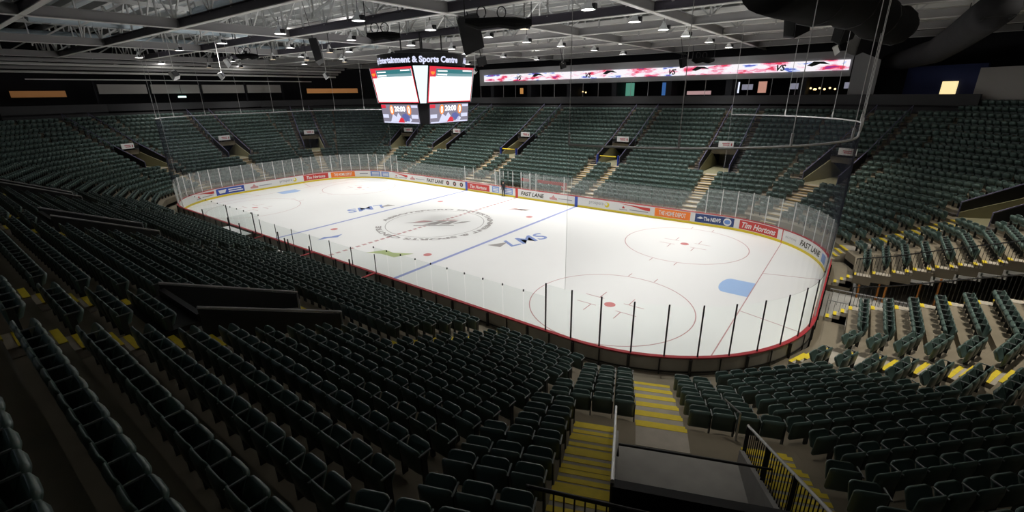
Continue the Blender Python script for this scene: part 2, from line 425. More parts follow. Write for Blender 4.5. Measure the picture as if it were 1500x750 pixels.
    if fa == 90 and abs(c) < 10:
        b = thing('barrier_bar', 'yellow barrier bar with blue ends across tunnel landing, ' + where, 'barrier', 'barriers on the double stair landings')
        mb = MB(); mb.tube([fp(fa, c - 1.0, 8.0, ZL + 1.0), fp(fa, c + 1.0, 8.0, ZL + 1.0)], .06, 8); mb.build('crossbar', M_yel, b)
        mb = MB(); 
        for s in (-1, 1): mb.bar(fp(fa, c + s * 1.3, 8.0, ZL), fp(fa, c + s * 1.3, 8.0, ZL + 1.15), .3, .1); mb.build('end_panel', mat('royal_blue', (.02, .05, .35)), b); mb = MB()

# near corner: low guard across the left stair and rail up from the landing
g = thing('guard_rail', 'black baluster rail crossing yellow steps at the bottom edge of the frame', 'railing')
mb = MB(); mb.tube([fp(-67.5, 16.35, 12.4, 5.0), fp(-67.5, 16.35, 12.4, 6.03), fp(-67.5, 18.4, 12.5, 6.05)], .032, 8); mb.build('top_rail', M_black, g)
mb = MB()
for k in range(14): mb.bar(fp(-67.5, 16.45 + k * .15, 12.42, 5.0), fp(-67.5, 16.45 + k * .15, 12.42, 6.0), .018)
mb.build('baluster_row', M_black, g)
g = thing('guard_rail', 'thin dark rail above the black wall over the landing', 'railing')
mb = MB(); mb.tube([fp(-67.5, 17.6, 11.95, 6.45), fp(-67.5, 17.6, 11.95, 6.66), fp(-67.5, 19.6, 11.95, 6.66), fp(-67.5, 19.6, 11.95, 6.45)], .018, 6); mb.build('top_rail', M_black, g)
g = thing('handrail', 'silver handrail standing at the foot of yellow steps by landing', 'railing')
mb = MB(); mb.tube([fp(-67.5, 20.45, t0(8) + .1, ZL), fp(-67.5, 20.45, t0(8) + .1, ZL + .8), fp(-67.5, 20.1, t0(8) - .1, ZL + 1.0)], .025, 8); mb.build('rail_tube', M_steel, g)

# ------------------------------------------------------------------ end stand opening
mb = MB()
for s, l in ((-1, GAP[0]), (1, GAP[1])):
    # pale zigzag edge of the precast treads
    pass
e = MB()
for l in GAP:
    for i in range(4, NR):
        z = zf(i) - .5
        e.bar(fp(0, l, t0(i), z - .08), fp(0, l, t0(i + 1), z - .08), .12, .16)
        e.bar(fp(0, l, t0(i + 1), z - .16), fp(0, l, t0(i + 1), zf(i + 1) - .5), .12, .16)
e.build('trim_1', M_flange, kind='structure')
for l, nm in ((GAP[0], 'nearer'), (GAP[1], 'farther')):
    g = thing('guard_rail', 'long black baluster rail along the %s edge of the end stand opening' % nm, 'railing', 'rails beside the vehicle opening')
    mb = MB(); mb.tube([fp(0, l, t0(1), zf(1)), fp(0, l, t0(1), zf(1) + 1.0)] + [fp(0, l, t0(i), zf(i) + 1.0) for i in range(2, NR)], .03, 6); mb.build('top_rail', M_black, g)
    mb = MB()
    for i in range(1, 15):
        for k in range(6):
            d = t0(i) + .14 * k; mb.bar(fp(0, l, d, zf(i)), fp(0, l, d, zf(i) + 1.0 + .07 * k), .018)
    mb.build('baluster_row', M_black, g)
# scaffold posts under the farther edge
for k, (d, y) in enumerate([(1.7, 2.9), (2.6, 3.1), (2.9, 2.9), (4.3, 3.1), (5.0, 2.9)]):
    o = MB(); o.tube([fp(0, y - .35, d, -.08), fp(0, y - .35, d, zf(max(1, int((d - .5) / .84))) - .5)], .05, 8)
    o.build('scaffold_post', M_orange, label='orange scaffold post under end stand, %s from ice' % ordn(k + 1), category='post', group='orange scaffold posts')
# low rails and a gate by the opening
for k, (y, x0, x1, z) in enumerate([(-1.6, 30.9, 34.5, 1.0), (0.2, 30.9, 35.5, 1.0)]):
    g = thing('barrier', 'low metal crowd barrier on the floor of the opening, %s' % ('nearer' if k == 0 else 'farther'), 'barrier', 'crowd barriers in the opening')
    mb = MB(); mb.tube([(x0, y, -.08), (x0, y, z), (x1, y, z), (x1, y, -.08)], .03, 6); mb.build('frame', M_steel, g)
    mb = MB()
    for j in range(16): mb.bar((x0 + (x1 - x0) * (j + .5) / 16, y, .1), (x0 + (x1 - x0) * (j + .5) / 16, y, z), .02)
    mb.build('bar_row', M_beam, g)
mb = MB(); mb.box(33.5, 36.3, -1.0, -.4, 0, 0.95); mb.box(33.6, 36.2, -.98, -.42, .95, 1.0)
mb.build('equipment_case', M_blackfab, label='dark equipment case standing on the floor of the opening', category='case')

# ------------------------------------------------------------------ the ice and its paint
def rr_pts(off=0., n=14):
    pts = []
    for cx, cyy, a0 in ((CX, CY, 0), (-CX, CY, 90), (-CX, -CY, 180), (CX, -CY, 270)):
        for k in range(n + 1):
            a = R(a0 + 90 * k / n); pts.append((cx + (CR + off) * math.cos(a), cyy + (CR + off) * math.sin(a)))
    return pts
ice = thing('ice_sheet', 'white ice sheet with painted lines and circles inside the boards', 'ice rink')
p = rr_pts(.02); n = len(p); mb = MB()
mb.add([(x, y, 0) for x, y in p] + [(x, y, -.08) for x, y in p], [tuple(range(n)), tuple(range(2 * n - 1, n - 1, -1))] + [(i, i + n, (i + 1) % n + n, (i + 1) % n) for i in range(n)])
mb.build('ice_surface', M_ice, ice)
IR = mat('ice_paint_red', (.52, .30, .30), .3, .25); IRs = mat('ice_paint_red_solid', (.60, .22, .22), .3, .25)
IB = mat('ice_paint_blue', (.28, .33, .60), .3, .25); IC = mat('crease_blue', (.36, .52, .80), .3, .25); IG = mat('ice_paint_grey', (.33, .31, .30), .3, .25)
IBl = mat('ice_logo_blue', (.22, .30, .58), .3, .25); IGn = mat('ice_logo_green', (.45, .52, .25), .3, .25)
ZI = .004
def quad(mb, x0, x1, y0, y1, z=ZI): mb.add([(x0, y0, z), (x1, y0, z), (x1, y1, z), (x0, y1, z)], [(0, 1, 2, 3)])
def ring(mb, cx, cyy, r0, r1, a0=0, a1=360, z=ZI, n=72):
    k = max(4, int(n * (a1 - a0) / 360)); vs = []
    for j in range(k + 1):
        a = R(a0 + (a1 - a0) * j / k); vs += [(cx + r0 * math.cos(a), cyy + r0 * math.sin(a), z), (cx + r1 * math.cos(a), cyy + r1 * math.sin(a), z)]
    mb.add(vs, [(2 * j, 2 * j + 1, 2 * j + 3, 2 * j + 2) for j in range(k)])
for s in (-1, 1):
    mb = MB(); quad(mb, s * 7.77 - .15, s * 7.77 + .15, -12.94, 12.94); mb.build('blue_line', IB, ice)
    yy = 12.95 - CR + math.sqrt(CR ** 2 - (27.13 - CX) ** 2) - .03
    mb = MB(); quad(mb, s * 27.13 - .03, s * 27.13 + .03, -yy, yy); mb.build('goal_line', IR, ice)
    mb = MB(); xs = s * 27.1; xe = s * (27.1 - 1.37)
    vs = [(xs, -1.22, ZI)] + [(s * (27.13 - 1.37 - .46 * math.cos(R(a))), 1.22 * math.sin(R(a)), ZI) for a in range(-90, 91, 15)] + [(xs, 1.22, ZI)]
    mb.add(vs, [tuple(range(len(vs))) if s < 0 else tuple(range(len(vs)))[::-1]]); mb.build('goal_crease', IC, ice)
    mb = MB()
    for q in (-1, 1):
        mb.bar((s * 27.13, q * 3.35, .003), (s * 30.4, q * 4.27, .003), .05, .004)
    mb.build('trapezoid_line', IR, ice)
    for q in (-1, 1):
        cx, cyy = s * 21.03, q * 6.71
        mb = MB(); ring(mb, cx, cyy, 4.54, 4.60)
        for a in (-1, 1):
            for b in (-1, 1):
                quad(mb, cx + a * .9 - .03, cx + a * .9 + .03, cyy + b * .55, cyy + b * 1.45)
                quad(mb, cx + min(a * .6, a * 1.8), cx + max(a * .6, a * 1.8), cyy + b * .55 - .03, cyy + b * .55 + .03)
                quad(mb, cx + a * .87 - .03, cx + a * .87 + .03, cyy + b * 4.57, cyy + b * 5.17)
        mb.build('faceoff_circle', IR, ice)
        mb = MB(); ring(mb, cx, cyy, 0.0, .32, n=24); mb.build('faceoff_spot', IRs, ice)
        mb = MB(); ring(mb, s * 6.1, cyy, 0.0, .32, n=24); mb.build('faceoff_spot', IRs, ice)
mb = MB()
for k in range(43):
    y = -12.9 + k * .6
    quad(mb, -.15, .15, y, y + .38)
mb.build('centre_line', IR, ice)
mb = MB(); ring(mb, 0, 0, 4.54, 4.60); mb.build('centre_circle', IG, ice)
# ring of letters round centre ice
v, f, bb = text_geo('ABBOTSFORD ENTERTAINMENT & SPORTS CENTRE  ' , .66, .03)
tot = bb[1] + .9; vs = []
for x, y, z in v:
    a = PI * 1.15 - 2 * PI * x / tot; r = 4.95 + y; vs.append((r * math.cos(a), r * math.sin(a), ZI))
mb = MB(); mb.add(vs, f); mb.build('ring_lettering', IG, ice)
# centre badge: winged wedge shapes in grey and red
mb = MB()
def poly(mb, pts, z=ZI + .001): mb.add([(x, y, z) for x, y in pts], [tuple(range(len(pts)))])
rx, ry = .66, -.75                       # reads towards the benches
def lg(cx, cy0, pts, sc=1.0, ang=0.0):
    c, s = math.cos(R(ang)), math.sin(R(ang)); return [(cx + sc * (c * x - s * y), cy0 + sc * (s * x + c * y)) for x, y in pts]
for pts in ([(-2.6, -.1), (-1.0, .5), (-.2, .35), (-1.2, 0)], [(-.9, -.6), (.2, .5), (.9, .45), (.1, -.6)], [(.4, -.5), (1.2, .55), (1.8, .5), (1.2, -.5)], [(1.5, -.35), (2.1, .3), (2.9, .45), (2.3, -.1)],
            [(-1.6, -.75), (1.6, -.75), (1.7, -.9), (-1.6, -.95)]):
    poly(mb, lg(0, 0, pts, 1.15, 35))
mb.build('centre_logo', IG, ice)
mb = MB()
for pts in ([(-2.0, .1), (-1.1, .75), (-.2, .5), (-.9, .25)], [(-.3, .7), (1.4, .95), (1.9, .75), (.4, .55)]): poly(mb, lg(0, 0, pts, 1.15, 35), ZI + .002)
mb.build('logo_accent', IR, ice)
def ice_text(s, size, x, y, ang, m, name, shear=.2, bold=.01):
    v, f, bb = text_geo(s, size, bold, shear); mx = (bb[0] + bb[1]) / 2; my = (bb[2] + bb[3]) / 2; c, sn = math.cos(R(ang)), math.sin(R(ang))
    mb = MB(); mb.add([(x + c * (a - mx) - sn * (b - my), y + sn * (a - mx) + c * (b - my), ZI) for a, b, _ in v], f); return mb.build(name, m, ice)
def ice_tri(x, y, ang, m, sc=1.0):
    mb = MB(); poly(mb, lg(x, y, [(-.9, .55), (1.0, .55), (-.1, -.45)], sc, ang)); mb.build('advert_wedge', m, ice)
ice_text('LMS', 2.3, 10.05, .55, 72, IBl, 'advert_lettering', bold=.03); ice_tri(9.2, -1.9, 60, IG, .9)
ice_text('LMS', 2.3, -10.3, -.2, 252, IBl, 'advert_lettering', bold=.03); ice_tri(-9.6, 2.1, 240, IG, .9)
for x, y, a_, m_, sc in ((-4.1, -8.4, 75, IBl, .9), (3.4, -8.3, 20, IGn, 1.5), (3.4, 8.5, 20, IR, .9), (3.9, 8.6, 20, IG, .7)):
    mb = MB(); poly(mb, lg(x, y, [(-1.2, -.15), (-.4, .5), (.2, .2), (1.3, .35), (.6, -.4), (-.3, -.1)], sc, a_)); mb.build('advert_mark', m_, ice)

# ------------------------------------------------------------------ boards
SEG = [('line', (-CX, HY), (CX, HY)), ('arc', (CX, CY), 90), ('line', (HX, CY), (HX, -CY)), ('arc', (CX, -CY), 0), ('line', (CX, -HY), (-CX, -HY)), ('arc', (-CX, -CY), -90), ('line', (-HX, -CY), (-HX, CY)), ('arc', (-CX, CY), 180)]
LA = CR * PI / 2
SL = [2 * CX, LA, 2 * CY, LA, 2 * CX, LA, 2 * CY, LA]
TOT = sum(SL)
def path(s, off=0.):
    """s measured from the middle of the far side, clockwise; off outwards."""
    s = (s + CX) % TOT
    for seg, L in zip(SEG, SL):
        if s <= L + 1e-9:
            if seg[0] == 'line':
                a, b = seg[1], seg[2]; t = s / L; dx, dy = (b[0] - a[0]) / L, (b[1] - a[1]) / L
                return (a[0] + dx * s - dy * off, a[1] + dy * s + dx * off)
            a = R(seg[2] - 90 * s / L); return (seg[1][0] + (CR + off) * math.cos(a), seg[1][1] + (CR + off) * math.sin(a))
        s -= L
    return path(-CX)
def srange(s0, s1, step=.6):
    k = max(1, int(math.ceil((s1 - s0) / step))); return [s0 + (s1 - s0) * j / k for j in range(k + 1)]
def band(mb, s0, s1, o0, o1, z0, z1, step=.6):
    ss = srange(s0, s1, step); vs = []
    for s in ss:
        a = path(s, o0); b = path(s, o1); vs += [(a[0], a[1], z0), (b[0], b[1], z0), (b[0], b[1], z1), (a[0], a[1], z1)]
    fs = []
    for j in range(len(ss) - 1):
        q = 4 * j
        for a, b in ((0, 1), (1, 2), (2, 3), (3, 0)): fs.append((q + a, q + b, q + 4 + b, q + 4 + a))
    fs += [(0, 3, 2, 1), tuple(4 * (len(ss) - 1) + i for i in range(4))]
    mb.add(vs, fs)
BH = 1.07
S_BL = CX + LA + 2 * CY + LA           # start of the near side (x = +CX)
def s_near(x): return S_BL + (CX - x)
boards = thing('rink_boards', 'white rink boards with red cap rail and yellow kickplate around the ice', 'boards')
mb = MB(); band(mb, -CX, TOT - CX, 0, .06, 0, BH); mb.build('board_face', M_board, boards)
mb = MB(); band(mb, -CX, TOT - CX, .06, .12, -.05, BH - .04); mb.build('board_back', M_boardout, boards)
mb = MB(); band(mb, -CX, TOT - CX, -.02, .16, BH, BH + .05); mb.build('cap_rail', M_redrail, boards)
mb = MB(); band(mb, -CX, TOT - CX, -.02, 0, 0, .2); mb.build('kickplate', M_kick, boards)
mb = MB(); k = 0
for s in np.arange(CX + LA, TOT - CX - 2 * CY, 1.22):
    a = path(s - .04, .12); b = path(s + .04, .12); c_ = path(s, .24)
    mb = MB(); mb.bar((path(s, .17)[0], path(s, .17)[1], -.05), (path(s, .17)[0], path(s, .17)[1], BH - .03), .10 if k % 2 == 0 else .05); k += 1; mb.build('board_post', M_post, boards)
mb = MB(); band(mb, CX + LA, S_BL + 2 * CX, .12, .15, .40, .46); mb.build('board_brace', M_post, boards)

def proj(P):
    d = np.array(P) - CAMP; fz = d @ np.array(_f); return 750 + 670.15 * (d @ np.array(_r2)) / fz, 375 - 670.15 * (d @ np.array(_u2)) / fz, fz
_ss = np.arange(-CX - LA - 2 * CY - LA + .5, CX + LA + 4, .05); _us = np.array([proj((*path(s), .55))[0] for s in _ss])
_i0 = int(np.argmin(_us)); _i1 = int(np.argmax(_us))
def s_at(u): return float(np.interp(u, _us[_i0:_i1], _ss[_i0:_i1]))

AD = {k: mat('advert_' + k, c, .4) for k, c in dict(red=(.55, .045, .04), orange=(.85, .20, .02), blue=(.03, .07, .38), navy=(.02, .05, .17), white=(.80, .80, .79), grey=(.30, .30, .32), dark=(.05, .045, .03), teal=(.05, .12, .2), yellow=(.75, .62, .03), lblue=(.15, .28, .62), line_blue=(.05, .10, .45), pink=(.6, .3, .3)).items()}
def ad_rect(s0, s1, z0, z1, m, name, label=None, off=-.006):
    mb = MB(); band(mb, s0, s1, off - .002, 0, z0, z1, .4); return mb.build(name, m, boards, label=label)
def ad_text(txt, s0, s1, zc, h, m, shear=0., bold=.0, name='advert_lettering', off=-.014, base=None):
    v, f, bb = text_geo(txt, 1.0, bold, shear); sx = (s1 - s0) / (bb[1] - bb[0]); sz = h / (bb[3] - bb[2]); mb = MB(); vs = []
    for x, y, _ in v:
        q = path(s0 + (x - bb[0]) * sx, off); vs.append((q[0], q[1], zc - h / 2 + (y - bb[2]) * sz))
    mb.add(vs, f); return mb.build(name, m, boards)
def ad_shape(s0, zc, pts, m, name='advert_emblem', off=-.014):
    mb = MB(); mb.add([(*path(s0 + x, off), zc + z) for x, z in pts], [tuple(range(len(pts)))]); mb.build(name, m, boards)
def circ(r, n=16, sx=1.): return [(r * sx * math.cos(2 * PI * k / n), r * math.sin(2 * PI * k / n)) for k in range(n)]
def panel_ad(u0, u1, col, txt=None, tm='white', label=None, shear=0., bold=.02, hh=.42, pad=.12):
    s0, s1 = s_at(u0), s_at(u1); o = ad_rect(s0, s1, .24, 1.0, AD[col], 'advert_panel', label)
    if txt: L = s1 - s0; ad_text(txt, s0 + pad * L, s1 - pad * L, .62, hh, AD[tm], shear, bold).parent = o
panel_ad(445, 481, 'red', 'Tim Hortons', label='red panel with white script lettering', shear=.3)
panel_ad(485, 520, 'orange', 'THE HOME DEPOT', label='orange panel with white capitals')
panel_ad(685, 717, 'red', 'Tim Hortons', label='red panel with white script lettering', shear=.3)
panel_ad(959, 1011, 'orange', 'THE HOME DEPOT', label='orange panel with white capitals')
panel_ad(1083, 1139, 'red', 'Tim Hortons', label='red panel with white script lettering', shear=.3, hh=.5, pad=.06)
panel_ad(1018, 1075, 'navy', None, label='navy newspaper panel')
s0, s1 = s_at(1018), s_at(1075); ad_text('The NEWS', s0 + .75, s1 - 1.1, .62, .36, AD['white'], 0, .03)
ad_shape(s0 + .45, .65, [(-.3, -.05), (0, .12), (.3, 0), (.05, -.1)], AD['white']); ad_shape(s1 - .55, .6, circ(.34), AD['white']); ad_shape(s1 - .55, .6, circ(.2, sx=1.3), AD['lblue'], off=-.02)
panel_ad(317, 358, 'blue', None, label='royal blue panel with white block letters')
s0, s1 = s_at(317), s_at(358); L = s1 - s0
ad_shape(s0 + L * .22, .62, [(-.14 * L, .2), (.16 * L, .2), (.1 * L, -.2), (-.1 * L, -.2)], AD['white'])
for zz, q in ((.74, .9), (.5, .95)): ad_rect(s0 + L * .45, s0 + L * q, zz - .06, zz + .06, AD['white'], 'advert_lettering', off=-.014)
for u0, u1 in ((543, 557), (559, 570), (721, 731), (738, 751)):
    s0, s1 = s_at(u0), s_at(u1); L = s1 - s0
    ad_rect(s0, s1, .28, .98, AD['lblue'], 'advert_panel', 'small blue and white panel')
    for zz in (.8, .62, .44): ad_rect(s0 + .15 * L, s1 - .1 * L, zz - .05, zz + .05, AD['white'], 'advert_lettering', off=-.014)
for u0, u1 in ((625, 650), (763, 797), (1172, 1201)):
    ad_text('FAST LANE', s_at(u0), s_at(u1), .62, .46, AD['dark'], .25, .03)
for u0, u1, ud in ((410, 428, 432), (863, 884, 889)):
    ad_text('prospera', s_at(u0), s_at(u1), .62, .36, AD['grey']); ad_shape(s_at(ud), .64, circ(.26), AD['yellow']); ad_shape(s_at(ud) - .08, .7, circ(.14), AD['white'], off=-.02)
for u0, u1 in ((287, 314), (577, 597), (905, 952)):
    s0, s1 = s_at(u0), s_at(u1); L = s1 - s0
    ad_shape(s0, .9, [(0, .08), (L, -.02), (L, -.30), (L * .85, -.30), (L * .55, -.10), (L * .25, .0)], AD['red'])
    ad_shape(s0 + .18 * L, .62, [(0, .16), (.08, .05), (.18, .06), (.1, -.04), (.12, -.12), (0, -.09), (-.12, -.12), (-.1, -.04), (-.18, .06), (-.08, .05)], AD['red'])
    ad_rect(s0 + .38 * L, s0 + .95 * L, .42, .50, AD['grey'], 'advert_lettering', off=-.014)
    ad_rect(s0 + .05 * L, s0 + .30 * L, .36, .43, AD['grey'], 'advert_lettering', off=-.014)
for u0, u1 in ((366, 398), (600, 622), (804, 838)):
    s0, s1 = s_at(u0), s_at(u1); L = s1 - s0
    ad_shape(s0 + .2 * L, .6, [(-.45, -.22), (.45, -.22), (.5, -.02), (.2, .05), (0, .32), (-.2, .05), (-.5, -.02)], AD['pink'])
    ad_rect(s0 + .42 * L, s1, .54, .62, AD['grey'], 'advert_lettering', off=-.014)
for u in (656, 666, 676): ad_shape(s_at(u), .62, circ(.28), AD['dark']); ad_shape(s_at(u), .62, circ(.13), AD['pink'], off=-.02)
ad_rect(s_at(527), s_at(539), .56, .70, AD['grey'], 'advert_lettering'); ad_text('ECTION', s_at(1151), s_at(1166), .60, .14, AD['grey'])
ad_rect(s_at(1203.5), s_at(1208.5), .3, .9, AD['lblue'], 'advert_panel')
for x, m in ((-7.77, 'line_blue'), (7.77, 'line_blue'), (0, 'red')): ad_rect(x - .17, x + .17, 0, BH, AD[m], 'line_mark', off=-.025)
for s in (s_at(1146),): ad_rect(s - .03, s + .03, 0, BH, AD['red'], 'line_mark', off=-.025)

# ------------------------------------------------------------------ glass shields
def shield(name_label, s0, s1, z1, pitch, m, ms, skip=(), wide=.05, grp='glass shields on the boards', stanch=True):
    t = thing('glass_shield', name_label, 'glass shield', grp)
    k = max(1, round((s1 - s0) / pitch)); p = (s1 - s0) / k
    for j in range(k):
        a, b = s0 + j * p, s0 + (j + 1) * p
        if any(x0 < (a + b) / 2 < x1 for x0, x1 in skip): continue
        mb = MB(); q0 = path(a + .02, .06); q1 = path((a + b) / 2, .06); q2 = path(b - .02, .06)
        mb.add([(*q0, BH + .05), (*q1, BH + .05), (*q2, BH + .05), (*q2, z1), (*q1, z1), (*q0, z1)], [(0, 1, 4, 5), (1, 2, 3, 4)])
        mb.build('glass_pane', m, t)
    if stanch:
        for j in range(k + 1):
            a = s0 + j * p; q = path(a, .06); mb = MB(); mb.bar((*q, BH), (*q, z1 + .04 if wide > .02 else z1 + .04), wide, wide); mb.build('stanchion', ms, t)
    else:
        for j in range(k + 1):
            q = path(s0 + j * p, .06); mb = MB(); mb.bar((*q, z1 - .07), (*q, z1 + .03), .06, .04); mb.build('pane_clip', M_black, t)
    return t
shield('tall clear glass with black stanchions round the near right corner', S_BL - LA, S_BL + 1.2, 3.4, 1.35, M_glass, M_black, wide=.055)
shield('seamless clear glass along the near side, right of the benches', S_BL + 1.2, s_near(8.4), 2.8, 1.24, M_glass, M_black, stanch=False)
shield('low clear glass in front of the team benches', s_near(8.4), s_near(-6), 2.3, 2.4, M_glass, M_black, wide=.04)
shield('seamless clear glass on the near side, left of the benches', s_near(-6), s_near(-CX), 2.7, 1.24, M_glass, M_black, stanch=False)
shield('tall milky glass with pale stanchions round the far right corner', CX - 1.2, CX + LA + 2 * CY, 3.35, 1.25, M_glassf, M_stan, wide=.06)
shield('milky seamless glass along the far side, right half', .8, CX - 1.2, 2.95, 1.22, M_glassf, M_stan, stanch=False)
shield('milky seamless glass along the far side, left half', -CX + 1.2, -2.8, 2.75, 1.22, M_glassf, M_stan, stanch=False)
shield('tall milky glass with pale stanchions across the distant end', S_BL + 2 * CX, TOT - CX + 1.2, 3.4, 1.3, M_glassf, M_stan, wide=.06)

# penalty boxes on the far side
pb = thing('penalty_box', 'far side penalty box with glass walls and red banners', 'penalty box')
mb = MB()
for x in (-8, -3.2, -2.5, -.6, .6, 1.8, 2.6, 6.2):
    mb = MB(); mb.bar((x, 13.02, BH), (x, 13.02, 3.0), .06); mb.build('box_post', M_stan, pb)
    mb = MB(); mb.bar((x, 14.6, .3), (x, 14.6, 2.6), .05); mb.build('box_post', M_stan, pb)
for x in (-3.2, .8, 6.2):
    mb = MB(); mb.add([(x, 13.1, .3), (x, 14.6, .3), (x, 14.6, 2.6), (x, 13.1, 2.6)], [(0, 1, 2, 3)]); mb.build('side_glass', M_glassf, pb)
for x0, x1 in ((-.6, .6), (1.8, 5.6)):
    mb = MB(); mb.box(x0, x1, 14.55, 14.6, 1.15, 2.0); mb.build('red_banner', AD['red'], pb)
    v, f, bb = text_geo('Tim Hortons', 1., .02, .3); k = (x1 - x0 - .3) / (bb[1] - bb[0]); mb = MB(); mb.add([(x0 + .15 + (a - bb[0]) * k, 14.54, 1.4 + (b - bb[2]) * min(k, .4)) for a, b, _ in v], f); mb.build('banner_lettering', AD['white'], pb)
mb = MB(); mb.box(-8, 6.2, 14.2, 14.5, .62, .70); mb.build('box_bench', M_white, pb)
mb = MB(); mb.box(-8, 6.2, 14.6, 14.68, .3, 1.15); mb.build('box_back', M_boardout, pb)

# team benches on the near side
tb = thing('team_bench', 'team bench enclosure with white bench and red end rail on near side', 'bench')
mb = MB(); mb.box(-5.5, 8.4, -14.55, -13.10, -.05, .28); mb.build('bench_floor', M_concg, tb)
mb = MB(); mb.box(-5.4, 8.2, -14.45, -14.05, .70, .76); mb.build('bench_seat', M_white, tb)
for x0 in (-5.0, -1.4, 2.4, 5.4):
    mb = MB(); mb.box(x0, x0 + 2.2, -14.62, -14.5, .9, 1.32); mb.build('white_back_board', M_white, tb)
mb = MB(); mb.box(-5.5, 8.4, -14.75, -14.64, -.05, 1.1); mb.build('bench_back', M_boardout, tb)
for x in (8.35, 1.5, -5.5):
    mb = MB(); mb.box(x - .05, x + .05, -14.7, -13.1, -.05, 1.08); mb.build('end_wall', M_boardout, tb)
    mb = MB(); mb.box(x - .08, x + .08, -14.75, -13.1, 1.08, 1.13); mb.build('end_rail', M_redrail, tb)
mb = MB()
for x in (8.35, 6.9, 4.1, 1.5, 1.1, .3, -1.8, -3.5, -5.5): mb.bar((x, -14.7, 1.0), (x, -14.7, 2.2 + .3 * (int(x * 7) % 3)), .06); mb.build('bench_post', M_black, tb); mb = MB()
for x0, x1 in ((-5.4, -3.6), (-3.4, -1.9), (4.2, 6.8)):
    mb = MB(); mb.add([(x0, -14.7, 1.1), (x1, -14.7, 1.1), (x1, -14.7, 2.1), (x0, -14.7, 2.1)], [(0, 1, 2, 3)]); mb.build('back_glass', M_glass, tb)
# timekeepers' booth further along
tk = thing('officials_booth', 'glass sided officials booth with white table beyond the team bench', 'booth')
mb = MB(); mb.box(-11.5, -6.8, -14.9, -13.1, -.05, .28); mb.build('booth_floor', M_concg, tk)
mb = MB(); mb.box(-11.2, -7.2, -13.9, -13.3, 1.0, 1.06); mb.build('booth_table', M_white, tk)
for x in (-11.5, -6.8):
    mb = MB(); mb.add([(x, -14.9, 1.1), (x, -13.1, 1.1), (x, -13.1, 2.8), (x, -14.9, 2.8)], [(0, 1, 2, 3)]); mb.build('side_glass', M_glass, tk)
    mb = MB(); mb.bar((x, -14.9, 0), (x, -14.9, 2.8), .06); mb.build('booth_post', M_black, tk); mb = MB(); mb.bar((x, -13.1, 1), (x, -13.1, 2.8), .06); mb.build('booth_post', M_black, tk)
mb = MB(); mb.box(-11.5, -6.8, -14.98, -14.9, -.05, 1.1); mb.build('booth_back', M_boardout, tk)
for k, x in enumerate((-10.2, -8.6, -.3, 3.2)):
    t = thing('office_chair' if k < 2 else 'equipment_bag', '%s, %s' % ('black office chair in the officials booth' if k < 2 else 'dark equipment bag on the team bench', 'nearer' if k % 2 else 'farther'), 'chair' if k < 2 else 'bag', loc=(x, -14.3, .28))
    if k < 2:
        mb = MB(); mb.box(-.25, .25, -.25, .25, .42, .5); mb.build('seat', M_black, t)
        mb = MB(); mb.box(-.22, .22, -.27, -.2, .55, 1.05); mb.build('backrest', M_black, t)
        mb = MB(); mb.tube([(0, 0, .08), (0, 0, .42)], .03)
        for a in range(5): mb.bar((0, 0, .08), (.28 * math.cos(a * 1.257), .28 * math.sin(a * 1.257), .03), .04)
        mb.build('pedestal', M_black, t)
    else:
        mb = MB(); mb.tube([(-.35, 0, .68), (-.25, 0, .68), (0, 0, .68), (.25, 0, .68), (.35, 0, .68)], [.08, .19, .2, .19, .08], 10); mb.build('bag_body', M_blackfab, t, smooth=True)
        mb = MB(); mb.tube([(-.2, 0, .86), (-.1, 0, 1.0), (.1, 0, 1.0), (.2, 0, .86)], .015); mb.build('bag_handle', M_black, t)

# ------------------------------------------------------------------ seats
def outline(wd, h, r, n):      # rounded rectangle, open at nothing; n points per corner
    pts = []
    for cx, cz, a0 in ((wd / 2 - r, h - r, 0), (-wd / 2 + r, h - r, 90), (-wd / 2 + r * .5, r * .5, 180), (wd / 2 - r * .5, r * .5, 270)):
        rr = r if a0 < 180 else r * .5
        for k in range(n): a = R(a0 + 90 * k / max(1, n - 1)); pts.append((cx + rr * math.cos(a), cz + rr * math.sin(a)))
    return pts
def shell(wd, h, r, n, th, org, vdir, ndir, bulge, curve, rim=.018):
    """rounded panel. org = bottom middle, vdir up in the panel, ndir its front normal; curve bends the sides forward."""
    org = np.array(org); vdir = np.array(vdir) / np.linalg.norm(vdir); ndir = np.array(ndir) / np.linalg.norm(ndir)
    o = np.array(outline(wd, h, r, n)); k = len(o); ctr = np.array([0, h / 2])
    V = []; 
    def lay(pts, off):
        for x, z in pts:
            c = curve * (x / (wd / 2)) ** 2
            V.append(org + np.array([x, 0, 0]) + vdir * z + ndir * (off + c))
    ins = ctr + (o - ctr) * (1 - 2 * rim / min(wd, h) * 1.6)
    lay(ins, th / 2 - .008); lay(o, th / 2); lay(o, -th / 2); lay(ctr + (o - ctr) * .72, -th / 2 - bulge)
    F = []
    for a in range(3):
        for j in range(k): F.append((a * k + j, a * k + (j + 1) % k, (a + 1) * k + (j + 1) % k, (a + 1) * k + j))
    F.append(tuple(range(k))[::-1]); F.append(tuple(range(3 * k, 4 * k)))
    return V, F
